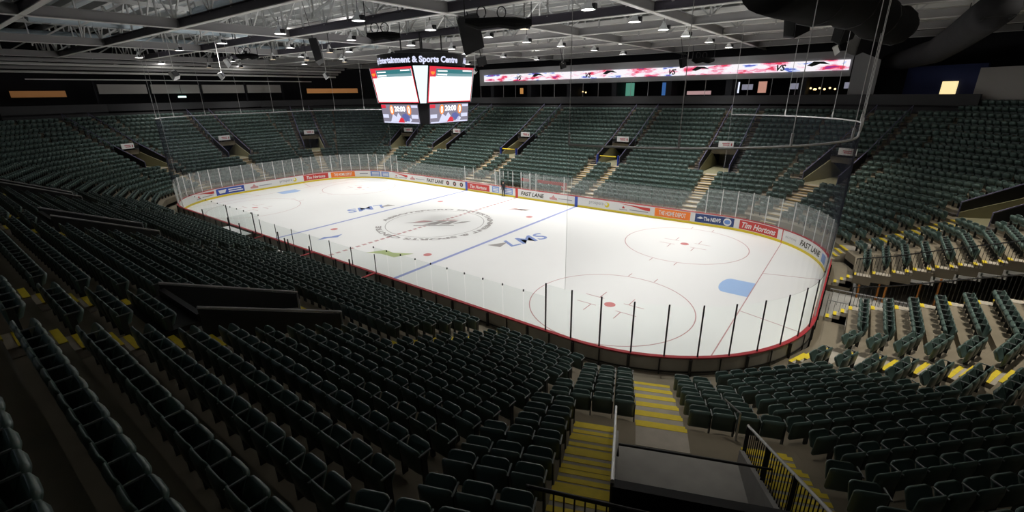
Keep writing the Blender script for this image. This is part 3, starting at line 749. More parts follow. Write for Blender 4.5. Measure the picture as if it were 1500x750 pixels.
def seat_parts(n):
    # y points at the ice; back shell bulges away from it, tipped-up pan's upholstered face looks back and up
    back = shell(.525, .55, .09, n, .03, (0, .02, .26), (0, -.10, 1), (0, 1, .10), .035, .040)
    pan = shell(.475, .39, .09, n, .05, (0, .12, .40), (0, .42, 1), (0, -1, .42), .065, .0)
    def bx(x0, x1, y0, y1, z0, z1): return [(x0, y0, z0), (x1, y0, z0), (x1, y1, z0), (x0, y1, z0), (x0, y0, z1), (x1, y0, z1), (x1, y1, z1), (x0, y1, z1)], [(0, 3, 2, 1), (4, 5, 6, 7), (0, 1, 5, 4), (1, 2, 6, 5), (2, 3, 7, 6), (3, 0, 4, 7)]
    arm = bx(.262, .288, -.03, .24, .70, .725)
    std = bx(.262, .285, .02, .14, 0, .70)
    return back, pan, arm, std
def mesh_of(name, VF, m, smooth=False):
    me = bpy.data.meshes.new(name); me.from_pydata([tuple(map(float, v)) for v in VF[0]], [], VF[1]); me.materials.append(m)
    if smooth: me.polygons.foreach_set('use_smooth', [True] * len(VF[1]))
    me.update(); return me

PITCH = .54
SEATS = []     # x, y, z, yaw, facet, row, seat number from anchor, block
def in_view(x, y, z, mg=70):
    u, v, fz = proj((x, y, z + .6)); return fz > .6 and -mg < u < 1500 + mg and -mg < v < 750 + mg
for fa in FACETS:
    for i in range(NR + (2 if fa == 45 else 0)):
        d = drow(i)
        lo, hi = latrange(fa, d - .15); lo += .03; hi -= .03
        if i >= NR: hi = -5.6
        cuts = [(a, b) for a, b, k in blocked(fa, i)]
        for bi, (a, b) in enumerate(subtract(lo, hi, cuts)):
            L = b - a
            n = int((L - .02) / PITCH)
            if n < 1: continue
            P_ = min(L / n, PITCH * 1.07)
            # short runs and runs against stairs start at the stair
            for k in range(n):
                left_is_cut = any(abs(c1 - a) < .01 for _, c1 in cuts)
                lat = a + P_ * (k + .5) if left_is_cut else b - P_ * (n - .5 - k)
                if not left_is_cut and not any(abs(c0 - b) < .01 for c0, _ in cuts): lat = (a + b) / 2 + (k - (n - 1) / 2) * P_
                if i < first_row(fa, lat): continue
                x, y, z = fp(fa, lat, d, zf(i))
                if fa in (-67.5, -90) and i >= 19: continue
                if not in_view(x, y, z): continue
                if (x - CAMP[0]) ** 2 + (y - CAMP[1]) ** 2 < 1.6 ** 2: continue
                cnt = (k + 1) if left_is_cut else (n - k)
                side = ('stair' if left_is_cut or any(abs(c0 - b) < .01 for c0, _ in cuts) else 'bend')
                SEATS.append((x, y, z, R(fa) + PI / 2, fa, i, cnt, bi, side, lat))
def sdist(s):
    u, v, fz = proj((s[0], s[1], s[2] + .5))
    inside = -15 < u < 1515 and -15 < v < 765
    return np.linalg.norm(np.array(s[:3]) - CAMP) + (0 if inside else 1000)
order = sorted(range(len(SEATS)), key=lambda j: sdist(SEATS[j]))
NEAR = set(order[:300])
print('seats', len(SEATS))
hb, hp, ha, hs = seat_parts(6)
me_back = mesh_of('backrest', hb, M_seat, True); me_pan = mesh_of('seat_pan', hp, M_seat, True); me_arm = mesh_of('armrest', ha, M_arm); me_std = mesh_of('seat_standard', hs, M_stand)
BANK = {-90: 'side bank', -45: 'corner bank', -22.5: 'end bank'}
labels = {}
for j in order[:300]:
    x, y, z, yaw, fa, i, cnt, bi, side, lat = SEATS[j]
    if fa == -67.5: bank = 'wedge left of landing' if lat < 19 else 'wedge right of landing'
    else: bank = BANK.get(fa, 'bank')
    if fa == -90 and lat > 16: bank = 'side bank before its steps'
    elif fa == -90: bank = 'side bank past its steps'
    lab = 'folded green seat, %s from the %s, %s row up, %s' % (ordn(cnt), side, ordn(i + 1), bank)
    t = bpy.data.objects.new('arena_seat', None); C.objects.link(t); t.location = (x, y, z); t.rotation_euler = (0, 0, yaw)
    t['label'] = lab; t['category'] = 'seat'; t['group'] = 'folding arena seats near the camera'
    for nm, me in (('backrest', me_back), ('seat_pan', me_pan), ('armrest', me_arm), ('seat_standard', me_std)):
        o = bpy.data.objects.new(nm, me); C.objects.link(o); o.parent = t
def merge_seats(idx, n, name):
    parts = seat_parts(n); V = []; F = []; MI = []
    for k, (v, f) in enumerate(parts):
        o = len(V); V += [tuple(map(float, q)) for q in v]; F += [tuple(a + o for a in q) for q in f]; MI += [[0, 0, 1, 2][k]] * len(f)
    V = np.array(V); nv = len(V); loops = np.array([a for f in F for a in f]); tot = np.array([len(f) for f in F])
    S = np.array([SEATS[j][:4] for j in idx]); N = len(S)
    c, s = np.cos(S[:, 3])[:, None], np.sin(S[:, 3])[:, None]
    X = V[None, :, 0] * c - V[None, :, 1] * s + S[:, 0:1]; Y = V[None, :, 0] * s + V[None, :, 1] * c + S[:, 1:2]; Z = V[None, :, 2] + S[:, 2:3]
    return np.stack([X, Y, Z], -1).reshape(-1, 3), (loops[None] + np.arange(N)[:, None] * nv).ravel(), np.tile(tot, N), np.tile(np.array(MI), N)
rest = order[300:]
mid = [j for j in rest if sdist(SEATS[j]) % 1000 < 26]; far = [j for j in rest if sdist(SEATS[j]) % 1000 >= 26]
chunks = [merge_seats(mid, 4, ''), merge_seats(far, 2, '')]
VV = np.concatenate([c[0] for c in chunks]); LL = np.concatenate([chunks[0][1], chunks[1][1] + len(chunks[0][0])]); TT = np.concatenate([c[2] for c in chunks]); MM = np.concatenate([c[3] for c in chunks])
me = bpy.data.meshes.new('distant_arena_seats'); me.vertices.add(len(VV)); me.vertices.foreach_set('co', VV.ravel())
me.loops.add(len(LL)); me.loops.foreach_set('vertex_index', LL); me.polygons.add(len(TT))
me.polygons.foreach_set('loop_start', np.concatenate([[0], np.cumsum(TT)[:-1]]).astype(np.int32)); me.polygons.foreach_set('loop_total', TT.astype(np.int32))
for m in (M_seat, M_arm, M_stand): me.materials.append(m)
me.polygons.foreach_set('material_index', MM.astype(np.int32)); me.polygons.foreach_set('use_smooth', MM == 0)
me.update(); me.validate()
link('distant_arena_seats', me, kind='stuff', label='thousands of folded green seats in rows all round the ice', category='seats')

# ------------------------------------------------------------------ walls round the top of the bowl
def ringwall(d0, d1, z0, z1, m, name, facets, trim=None):
    for fa in facets:
        mb = MB(); l0, h0 = latrange(fa, d0); l1, h1 = latrange(fa, d1)
        if trim and fa in trim: l0 = l1 = trim[fa][0] if trim[fa][0] is not None else l0; 
        if trim and fa in trim and trim[fa][1] is not None: h0 = h1 = trim[fa][1]
        mb.hexa([fp(fa, l0, d0, z0), fp(fa, h0, d0, z0), fp(fa, h1, d1, z0), fp(fa, l1, d1, z0), fp(fa, l0, d0, z1), fp(fa, h0, d0, z1), fp(fa, h1, d1, z1), fp(fa, l1, d1, z1)])
        mb.build(name, m, kind='structure')
DT = t0(NR) + .9
VIEWF = [22.5, 45, 67.5, 90, 112.5, 135, 157.5, 180, -157.5]
ringwall(DT, DT + .2, zf(NR) - .4, 10.75, M_walld, 'wall_parapet', [f for f in VIEWF if f != 22.5], trim={45: (-5.4, None)})
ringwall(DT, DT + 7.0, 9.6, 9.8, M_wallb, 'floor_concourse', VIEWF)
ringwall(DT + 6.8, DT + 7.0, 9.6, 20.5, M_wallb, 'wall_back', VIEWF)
# far side fascia: grey band carrying the ribbon display
Lf0, Lf1 = -28.0, 28.0
mb = MB(); mb.hexa([fp(90, -28.3, DT, 12.55), fp(90, 22, DT, 12.55), fp(90, 22, DT + .4, 12.55), fp(90, -28.3, DT + .4, 12.55), fp(90, -28.3, DT, 15.0), fp(90, 22, DT, 15.0), fp(90, 22, DT + .4, 15.0), fp(90, -28.3, DT + .4, 15.0)])
mb.build('wall_far', M_wallg, kind='structure')
# angled grey end panel
mb = MB(); mb.hexa([fp(90, -28.4, DT, 10.75), fp(90, -30.6, DT, 10.75), fp(90, -30.6, DT + .2, 10.75), fp(90, -28.4, DT + .2, 10.75), fp(90, -28.4, DT, 15.0), fp(90, -30.6, DT, 14.0), fp(90, -30.6, DT + .2, 14.0), fp(90, -28.4, DT + .2, 15.0)])
mb.build('wall_end_panel', M_wallg, kind='structure')

# suites under the fascia: dividers, glass fronts, lit bits
mb = MB()
for x in (-19.5, -12.2, -5.1, 2.0, 9.5, 16.7, 24.2): mb.box(x - .35, x + .35, 32.9, 39, 10.75, 12.6)
mb.build('wall_suite_divider', M_wallb, kind='structure')
mb = MB()
for x in np.arange(-22, 28, 2.4): mb.bar((x, 32.95, 10.75), (x, 32.95, 12.55), .05)
mb.build('window_1', M_beam, kind='structure')
SUITE = [(764, 'orange'), (783, 'blue'), (854, 'lamps'), (918, 'green'), (975, 'blue'), (1024, 'row'), (1076, 'white'), (1094, 'white2'), (1116, 'face'), (1165, 'white2'), (1187, 'lamps'), (1200, 'lamps'), (1215, 'lamps'), (1245, 'white2')]
GL = {'orange': ((.9, .4, .1), .5), 'blue': ((.05, .2, .6), .5), 'green': ((.1, .35, .25), .7), 'white': ((.8, .85, 1), 1.2), 'white2': ((.5, .5, .65), .4), 'face': ((.8, .4, .3), .6), 'lamps': ((1, .7, .3), 2.5), 'row': ((.8, .5, .5), .5)}
gm = {k: mat('suite_' + k, (.2, .2, .2), emit=c, estr=e) for k, (c, e) in GL.items()}
def at_y(u, v, Y):
    d = np.array(_f) + np.array(_r2) * (u - 750) / 670.15 + np.array(_u2) * (375 - v) / 670.15
    return CAMP + d * (Y - CAMP[1]) / d[1]
def at_z(u, v, Z):
    d = np.array(_f) + np.array(_r2) * (u - 750) / 670.15 + np.array(_u2) * (375 - v) / 670.15
    return CAMP + d * (Z - CAMP[2]) / d[2]
for k, (u, kind) in enumerate(SUITE):
    q = at_y(u, 132, 36); x = float(q[0]); z = 11.6; mb = MB()
    if kind == 'lamps':
        for j in range(3): mb.lathe([(.02, 0), (.09, .04), (.11, .12), (.04, .2)], (x - .5 + .5 * j, 36, 11.2 + .12 * (j % 2)), 8)
        mb.build('pendant_cluster', gm[kind], label='cluster of warm pendant lights in far suite, %s from the scoreboard' % ordn([1, 0, 0, 0, 0, 0, 0, 0, 0, 0, 2, 3, 4][min(k, 12)] if k != 2 else 1), category='lamp', group='suite pendant lights')
    else:
        w_, h_ = dict(orange=(.3, .5), blue=(.5, .9), green=(1.1, .95), white=(.5, .7), white2=(.6, .35), face=(.45, .7), row=(1.5, .25))[kind]
        zc = {'row': 11.1}.get(kind, 11.7)
        mb.box(x - w_, x + w_, 36, 36.06, zc - h_, zc + h_ * .8)
        t = thing('wall_screen', 'glowing %s screen on suite wall, %s along from the scoreboard' % ({'orange': 'orange', 'blue': 'blue', 'green': 'green', 'white': 'bright white', 'white2': 'dim lilac', 'face': 'pink', 'row': 'multicoloured'}[kind], ordn(k + 1)), 'screen', 'screens inside the far suites')
        mb.build('display', gm[kind], t)
        mb = MB(); mb.box(x - w_ - .04, x + w_ + .04, 36.061, 36.12, zc - h_ - .04, zc + h_ * .8 + .04); mb.build('bezel', M_black, t)

# ribbon display
rb = thing('ribbon_display', 'long lit ribbon display with VS graphics on the grey far fascia', 'display')
m = bpy.data.materials.new('ribbon_glow'); m.use_nodes = True; nt = m.node_tree; b = nt.nodes['Principled BSDF']
tc = nt.nodes.new('ShaderNodeTexCoord'); mp = nt.nodes.new('ShaderNodeMapping'); mp.inputs['Scale'].default_value = (.45, 1, 1.6)
nz = nt.nodes.new('ShaderNodeTexNoise'); nz.inputs['Scale'].default_value = 1.0; nz.inputs['Detail'].default_value = 3
cr = nt.nodes.new('ShaderNodeValToRGB'); cr.color_ramp.interpolation = 'CONSTANT'
for pos, col in ((0, (.35, .03, .25, 1)), (.33, (.85, .05, .12, 1)), (.39, (.95, .35, .5, 1)), (.44, (1, .78, .88, 1)), (.49, (1, .95, 1, 1)), (.61, (.6, .68, 1, 1)), (.65, (.1, .15, .6, 1)), (.7, (.3, .05, .25, 1))):
    e_ = cr.color_ramp.elements.new(pos) if pos else cr.color_ramp.elements[0]; e_.color = col
cr.color_ramp.elements[-1].color = (.3, .05, .25, 1)
nt.links.new(tc.outputs['Object'], mp.inputs[0]); nt.links.new(mp.outputs[0], nz.inputs['Vector']); nt.links.new(nz.outputs['Fac'], cr.inputs[0])
nt.links.new(cr.outputs[0], b.inputs['Emission Color']); b.inputs['Emission Strength'].default_value = .95; b.inputs['Base Color'].default_value = (.02, .02, .02, 1)
RY = HY + DT - .12
mb = MB(); mb.box(-21, 28.1, RY, RY + .1, 13.15, 14.15); mb.build('led_strip', m, rb)
mb = MB()
for x in (-14.5, -2.5, 9.3, 21.3):
    v, f, bb = text_geo('VS', .85, .03, .3); mb.add([(x + a, RY - .01, 13.3 + c) for a, c, _ in v], f)
mb.build('ribbon_lettering', M_black, rb)
for x in (-11.5, .3, 12.2, 24.3): mb = MB(); mb.add([(x, RY - .01, 13.7), (x + .6, RY - .01, 14.1), (x + 1.5, RY - .01, 14.05), (x + 2.1, RY - .01, 13.75), (x + 1.2, RY - .01, 13.85), (x + .5, RY - .01, 13.6)], [(0, 1, 2, 3, 4, 5)]); mb.build('ribbon_emblem', M_black, rb)

# distant end: grey panels, rail and warm wood strips
XW = -(HX + DT)
mb = MB()
for y0, y1 in ((-10.5, -5.2), (-4.7, 1.3), (1.8, 7.8), (8.3, 13.8)): mb.box(XW - .15, XW + .1, y0, y1, 12.0, 13.2)
mb.build('wall_grey_panels', M_wallpale, kind='structure')
mb = MB(); mb.bar((XW + .2, -17, 13.75), (XW + .2, 19.5, 13.75), .12); mb.build('trim_2', M_flange, kind='structure')
mb = MB()
for y in (-10.8, -4.95, 1.55, 8.05, 14.1): mb.box(XW - .2, XW, y - .12, y + .12, 10.7, 13.8)
mb.build('wall_mullion', M_wallb, kind='structure')
for k, (u0, u1, v0, v1, Xp) in enumerate([(15, 97, 134, 143, XW - 1.5), (450, 524, 130, 137, XW + 4.5)]):
    d0 = np.array(_f) + np.array(_r2) * (u0 - 750) / 670.15 + np.array(_u2) * (375 - (v0 + v1) / 2) / 670.15; q0 = CAMP + d0 * (Xp - CAMP[0]) / d0[0]
    d1 = np.array(_f) + np.array(_r2) * (u1 - 750) / 670.15 + np.array(_u2) * (375 - (v0 + v1) / 2) / 670.15; q1 = CAMP + d1 * (Xp - CAMP[0]) / d1[0]
    mb = MB(); mb.box(Xp - .1, Xp, q0[1], q1[1], q0[2] - .35, q0[2] + .4)
    mb.build('lit_wood_panel', mat('orange_lit_wood_%s' % 'ab'[k], (.45, .22, .08), emit=(.8, .35, .12), estr=.22 if k else .12), label='long warm lit orange wood strip, %s' % ('farther one nearest the scoreboard' if k else 'at the edge of the frame'), category='sign')  # light on the wood is put into its material as emission
ss = thing('ceiling_exit_light', 'small bright green-white light hanging below the distant fascia', 'light')
q = at_z(267, 142, 11.4) if False else CAMP
d = np.array(_f) + np.array(_r2) * (267 - 750) / 670.15 + np.array(_u2) * (375 - 142) / 670.15; q = CAMP + d * (XW + .6 - CAMP[0]) / d[0]
mb = MB(); mb.box(q[0] - .05, q[0] + .05, q[1] - .5, q[1] + .5, q[2] - .08, q[2] + .12); mb.build('lit_panel', mat('pale_green_glow', (.5, .8, .7), emit=(.6, 1, .9), estr=2.5), ss)
mb = MB(); mb.bar((q[0], q[1], q[2] + .1), (q[0], q[1], 13.7), .04); mb.build('hanger', M_black, ss)

# near the far right corner: navy wall with a lit doorway, pale wall further round
def facet_box(fa, l0, l1, d0, d1, z0, z1, name, m, **kw):
    mb = MB(); mb.hexa([fp(fa, l0, d0, z0), fp(fa, l1, d0, z0), fp(fa, l1, d1, z0), fp(fa, l0, d1, z0), fp(fa, l0, d0, z1), fp(fa, l1, d0, z1), fp(fa, l1, d1, z1), fp(fa, l0, d1, z1)])
    return mb.build(name, m, kind='structure', **kw)
facet_box(45, -5.4, 2.0, DT + 1.6, DT + 1.8, 9.6, 13.3, 'wall_navy', M_navy)
facet_box(45, -3.3, -1.9, DT + 1.5, DT + 1.62, 9.8, 11.85, 'door_1', M_warm)
facet_box(45, -17.5, -5.4, t0(NR + 2) + .1, t0(NR + 2) + .3, 9.6, 12.9, 'wall_pale', M_wallpale)

# ------------------------------------------------------------------ roof: deck, trusses, purlins, ducts
mb = MB(); mb.box(-62, 62, -46, 46, 20.5, 20.7); mb.build('ceiling', M_deck, kind='structure')
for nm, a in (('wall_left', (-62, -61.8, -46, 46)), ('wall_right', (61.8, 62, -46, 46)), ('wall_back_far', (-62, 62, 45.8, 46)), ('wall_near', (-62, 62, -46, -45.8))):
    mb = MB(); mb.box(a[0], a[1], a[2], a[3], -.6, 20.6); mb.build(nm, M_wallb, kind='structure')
HB = 16.0
XB = (-62, 62); YB = (-34, 45)
def ibeam_x(mb, y, z, h=.6, wd=.35, x0=-60, x1=60):
    mb.mi = 0; mb.box(x0, x1, y - .05, y + .05, z, z + h); mb.box(x0, x1, y - wd / 2, y + wd / 2, z + h - .05, z + h)
    mb.mi = 1; mb.box(x0, x1, y - wd / 2, y + wd / 2, z - .05, z)
def ibeam_y(mb, x, z, h=.6, wd=.35, y0=-40, y1=45):
    mb.mi = 0; mb.box(x - .05, x + .05, y0, y1, z, z + h); mb.box(x - wd / 2, x + wd / 2, y0, y1, z + h - .05, z + h)
    mb.mi = 1; mb.box(x - wd / 2, x + wd / 2, y0, y1, z - .05, z)
YBX = (-45, -27, -9.2, 9.1, 18.8, 27.5, 45); XBY = (-30, -22.2, -14.2, -6.2, 2.0, 10.0, 18.6, 26.8, 35)
for x in YBX:
    mb = MB(); ibeam_y(mb, x, HB + .02); mb.build('ceiling_beam', [M_beam, M_flange], kind='structure')
for y in XBY:
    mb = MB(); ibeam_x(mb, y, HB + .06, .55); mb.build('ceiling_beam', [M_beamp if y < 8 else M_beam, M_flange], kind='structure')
# webs and top chords of the trusses over the x beams
for y in XBY:
    mb = MB(); mb.bar((-60, y, 19.2), (60, y, 19.2), .28, .22)
    x = -58.
    k = 0
    while x < 58:
        mb.bar((x, y, HB + .5), (x, y, 19.2), .12); mb.bar((x, y, HB + .5), (x + 3, y, 19.2), .10) if k % 2 == 0 else mb.bar((x, y, 19.2), (x + 3, y, HB + .5), .10)
        x += 3; k += 1
    mb.build('ceiling_truss', M_truss, kind='structure')
mb = MB()
for y in np.arange(-32, 45, 2.05): mb.box(-60, 60, y - .22, y + .22, 19.45, 19.95)
mb.build('ceiling_purlin', M_truss, kind='structure')
mb = MB()
for y in (12.1, 14.2, 16.3, 20.7, 22.8, 24.9, 29.0, 31.0, 33.0, 37, 39, 41): mb.box(-60, 60, y - .35, y + .35, HB + .9, HB + 1.25)
mb.build('ceiling_purlin', M_flange, kind='structure')
for x in (-53, -36, -18, 0, 36, 53):
    mb = MB(); 
    for y in np.arange(-30, 44, 4.1): mb.bar((x, y, HB + .6), (x, y + 4.1, 19.2), .14); mb.bar((x, y, 19.2), (x, y, HB + .4), .10)
    mb.bar((x, -34, 18.6), (x, 45, 18.6), .25, .3)
    mb.build('ceiling_truss', M_truss, kind='structure')
for x, z, r_ in ((-46.5, 15.75, .22), (-47.6, 15.35, .16), (-48.6, 15.0, .2), (-49.4, 14.55, .14)):
    mb = MB(); mb.tube([(x, -24, z), (x, 24, z)], r_, 10); mb.build('ceiling_pipe_beam', M_beam if r_ > .17 else M_flange, kind='structure')
# ducts
for k, (a, b, r_) in enumerate([((-21, -20, 17.5), (-21, 30, 17.5), .55), ((-38, -20, 17.5), (-38, 30, 17.5), .55), ((-35, 23.8, 18.4), (20, 23.8, 18.4), .45), ((-19, -9.5, 18.4), (8, -9.5, 18.4), .4)]):
    mb = MB(); mb.tube([a, b], r_, 16)
    L = (Vector(b) - Vector(a)).length; n_ = int(L / 2.5)
    for j in range(n_):
        t = (j + .5) / n_; c_ = Vector(a).lerp(Vector(b), t); dd = (Vector(b) - Vector(a)).normalized() * .04; mb.tube([c_ - dd, c_ + dd], r_ * 1.05, 16)
    mb.build('air_duct', M_duct, smooth=False, label='round bluish galvanised air duct in the roof, %s' % ['crossing the rink beyond its middle', 'crossing over the distant end', 'running above the far stand', 'running above the near benches'][k], category='duct', group='roof ducts')
# catwalk over the left part of the roof
cw = thing('catwalk', 'steel catwalk with thin rails hung in the roof at upper left', 'catwalk')
mb = MB(); mb.box(-33, 6, -4.2, -3.0, 17.3, 17.36); mb.build('walkway_deck', M_beam, cw)
mb = MB()
for y in (-4.2, -3.0):
    for z in (17.8, 18.4): mb.tube([(-33, y, z), (6, y, z)], .03, 5)
    for x in np.arange(-33, 6, 1.5): mb.bar((x, y, 17.3), (x, y, 20.4 if int(x) % 2 else 18.4), .05)
mb.build('catwalk_rail', M_truss, cw)

# ------------------------------------------------------------------ lamps
def lamp(x, y, z, label, glow, light=None, r=.42, grp='high bay lamps over the rink'):
    t = thing('ceiling_lamp', label, 'lamp', grp, (x, y, z))
    mb = MB(); mb.lathe([(.08, .50), (.13, .48), (.18, .34), (r * .85, .14), (r, .02), (r, 0), (r - .03, 0), (r * .78, .13), (.1, .25)], n=18, caps=False); mb.lathe([(.1, .48), (.1, .62)], n=10)
    mb.build('housing', M_white, t, smooth=False)
    mb = MB(); mb.lathe([(0.001, .06), (r * .6, .03), (r - .04, .04)], n=18, caps=False); mb.build('lens', glow, t)
    mb = MB(); mb.box(r * .7, r * 1.15, -.14, .14, .02, .30); mb.build('ballast_box', M_black, t); mb = MB(); mb.bar((0, 0, .6), (0, 0, HB - z + .9), .04); mb.build('hanger_rod', M_black, t)
    if light:
        L = bpy.data.lights.new('lamp_light', 'SPOT'); L.energy = light[0]; L.spot_size = R(light[1]); L.spot_blend = 1.0; L.color = light[2]; L.shadow_soft_size = .5
        o = bpy.data.objects.new('lamp_light', L); C.objects.link(o); o.parent = t; o.location = (0, 0, -.12)
        if len(light) > 3: o.rotation_euler = light[3]
        U = bpy.data.lights.new('added_uplight', 'SPOT'); U.energy = UP_W * (1.0 if y < 20 else .6); U.color = light[2]; U.shadow_soft_size = .4; U.spot_size = R(165); U.spot_blend = .6  # roof fill added above the lamp
        o = bpy.data.objects.new('added_uplight', U); C.objects.link(o); o.parent = t; o.location = (0, 0, .75); o.rotation_euler = (PI, 0, 0)
        if (int(x * 10) + int(y * 10)) % 2 == 0 or grp.endswith('stands'):      # extra all-round fill added here for the stands and roof
            G = bpy.data.lights.new('added_point_fill', 'POINT'); G.energy = FILL_W; G.color = light[2]; G.shadow_soft_size = .5
            o = bpy.data.objects.new('added_point_fill', G); C.objects.link(o); o.parent = t; o.location = (0, 0, -.55)
    return t
WH = (1.0, .985, .95); LZ = 15.75
xs = (-24.5, -15, -5.2, 4.3, 17.0, 25.5); ys = (-9.2, -3.1, 3.4, 8.9)
for ix, x in enumerate(xs):
    for iy, y in enumerate(ys):
        lamp(x, y, LZ, 'white bell lamp over the ice, %s row from near side, %s from distant end' % (ordn(iy + 1), ordn(ix + 1)), M_lamp, (RINK_LAMP_W, RINK_CONE, WH))
for ix, x in enumerate((4.5, 16.9, -8.5, -21.5)):
    for iy, y in enumerate((14.6, 21.8, 29.5)):
        lamp(x, y, LZ, 'white high bay lamp over the far stand, %s row out, %s' % (ordn(iy + 1), ['nearest the scoreboard', 'over the blue line end', 'just behind the scoreboard', 'towards the distant end'][ix]), M_lamp, (END_LAMP_W * (1.9, .85, .22)[iy], 100, WH), grp='high bay lamps over the stands')
for k, (x, y, e_) in enumerate([(35.5, -6, 1.15), (36.5, 3, 1.3), (35, 11, 1.4), (28.0, 19, .9)]):
    lamp(x, y, LZ, 'white high bay lamp over the end stand, %s from the camera' % ordn(k + 1), M_lamp, (END_LAMP_W * e_, 72, (1, .93, .80)), grp='high bay lamps over the stands')
lamp(27.6, -16.8, LZ, 'white bell lamp hung above the broad yellow-edged steps near the camera', M_lamp, (900, 46, (1, .93, .82)), grp='high bay lamps over the stands')
for k, (x, y) in enumerate([(-37, -9), (-37, 1), (-37, 11), (-46, -4), (-46, 6)]):  # lamps added to brighten the distant end seats
    lamp(x, y, LZ, 'white high bay lamp over the distant end stand, %s from the dark side' % ordn(k + 1), M_lamp, (END_LAMP_W * .42, 110, WH), grp='high bay lamps over the stands')
for k, (u, v) in enumerate([(306, 99), (353, 99), (400, 87), (449, 88), (483, 77), (505, 91), (768, 43), (560, 100)]):
    q = at_z(u, v, 14.9)
    if np.linalg.norm(q - CAMP) > 90: q = CAMP + (q - CAMP) * 70 / np.linalg.norm(q - CAMP)
    lamp(float(q[0]), float(q[1]), float(q[2]), 'small warm stage lamp among the pipes, %s from the frame edge' % ordn(k + 1), M_lampw, None, .28, 'warm stage lamps on the lighting bars')

for k, x in enumerate((4, 11, 18)):  # unseen strips added to light the seat backs from behind
    t = thing('added_strip_lamp', 'cool strip lamp on the concourse wall behind the side bank, %s from the corner' % ordn(3 - k), 'lamp', 'concourse strip lamps', (x, -36.5, 12.2))
    mb = MB(); mb.box(-.9, .9, -.1, .1, 0, .12); mb.build('housing', M_white, t)
    mb = MB(); mb.box(-.85, .85, -.08, .08, -.03, 0); mb.build('lens', mat('cool_strip_glow', (.8, .85, 1), emit=(.75, .85, 1), estr=3), t)
    L = bpy.data.lights.new('fill_strip_light', 'AREA'); L.shape = 'RECTANGLE'; L.size = 1.6; L.size_y = .2; L.energy = BACK_W; L.color = (.72, .82, 1)
    o = bpy.data.objects.new('fill_strip_light', L); C.objects.link(o); o.parent = t; o.location = (0, 0, -.06); o.rotation_euler = (R(35), 0, 0)

# ------------------------------------------------------------------ speakers and fixtures under the roof
def at_dir(u, v, z): return at_z(u, v, z)
SPK = [(690, 50, .62, 1.1, .65, 20, 'beside the black truss cluster'), (465, 76, .7, .95, .3, -25, 'tilted, left of the scoreboard'), (1170, 28, .55, .85, .5, 15, 'large, near the black drape tube'), (706, 90, .5, .5, .5, 10, 'just right of the scoreboard top'),
       (1262, 58, .6, 1.0, .6, 30, 'behind the drape tube'), (825, 96, .32, .35, .3, 0, 'small, above the ribbon left part'), (1001, 92, .35, .5, .3, 0, 'small, above the ribbon middle'), (1240, 42, .5, .8, .5, 40, 'between drape tube and white lamp')]
for u, v, wx, hz, dy, tilt, txt in SPK:
    z = 15.0; q = at_z(u, v, z)
    dist = np.linalg.norm(q - CAMP)
    if dist > 58: q = CAMP + (q - CAMP) * 58 / dist
    t = thing('loudspeaker', 'black loudspeaker hung from the roof, ' + txt, 'loudspeaker', 'hanging loudspeakers', tuple(map(float, q)), R(-43 + tilt * .3))
    t.rotation_euler = (R(12), R(tilt * .6), R(-43))
    mb = MB(); mb.hexa([(-wx * .8, -dy, -hz), (wx * .8, -dy, -hz), (wx * .55, dy, -hz * .8), (-wx * .55, dy, -hz * .8), (-wx, -dy, hz), (wx, -dy, hz), (wx * .7, dy, hz), (-wx * .7, dy, hz)]); mb.build('cabinet', M_black, t)
    mb = MB(); mb.hexa([(-wx * .72, -dy - .03, -hz * .9), (wx * .72, -dy - .03, -hz * .9), (wx * .72, -dy, -hz * .9), (-wx * .72, -dy, -hz * .9), (-wx * .9, -dy - .03, hz * .9), (wx * .9, -dy - .03, hz * .9), (wx * .9, -dy, hz * .9), (-wx * .9, -dy, hz * .9)]); mb.build('grille', M_blackfab, t)
    mb = MB(); mb.bar((-wx * .8, 0, hz), (0, 0, hz + .7), .05); mb.bar((wx * .8, 0, hz), (0, 0, hz + .7), .05); mb.bar((0, 0, hz + .7), (0, 0, 19.5 - q[2]), .04); mb.build('hanging_bracket', M_black, t)
for k, (u, v, wl, r_, txt) in enumerate([(730, 33, 1.9, .32, 'beside the big speaker'), (562, 52, 1.1, .28, 'above the scoreboard'), (362, 82, 1.0, .28, 'left of the tilted speaker'), (1030, 88, 1.3, .3, 'above the ribbon display')]):
    q = at_z(u, v, 15.2); dist = np.linalg.norm(q - CAMP)
    if dist > 60: q = CAMP + (q - CAMP) * 60 / dist
    t = thing('cable_bundle', 'black rigging bundle with cable loops hung in the roof, ' + txt, 'rigging', 'rigging bundles', tuple(map(float, q)), R(45))
    mb = MB(); mb.tube([(-wl, 0, .05), (-wl * .6, 0, -.08), (0, 0, .02), (wl * .5, 0, -.05), (wl, 0, 0)], [r_ * .5, r_, r_ * .85, r_ * 1.05, r_ * .6], 10); mb.build('bundle', M_blackfab, t)
    mb = MB()
    for a in (-.5, .1): mb.tube([(wl * a + .25 * math.cos(R(b)), 0, r_ + .2 + .3 * math.sin(R(b))) for b in range(-60, 241, 25)], .035, 5)
    mb.tube([(-wl, 0, .1), (-wl, 0, 19.2 - q[2])], .03); mb.tube([(wl, 0, .1), (wl, 0, 19.2 - q[2])], .03); mb.build('cable_loop', M_black, t)
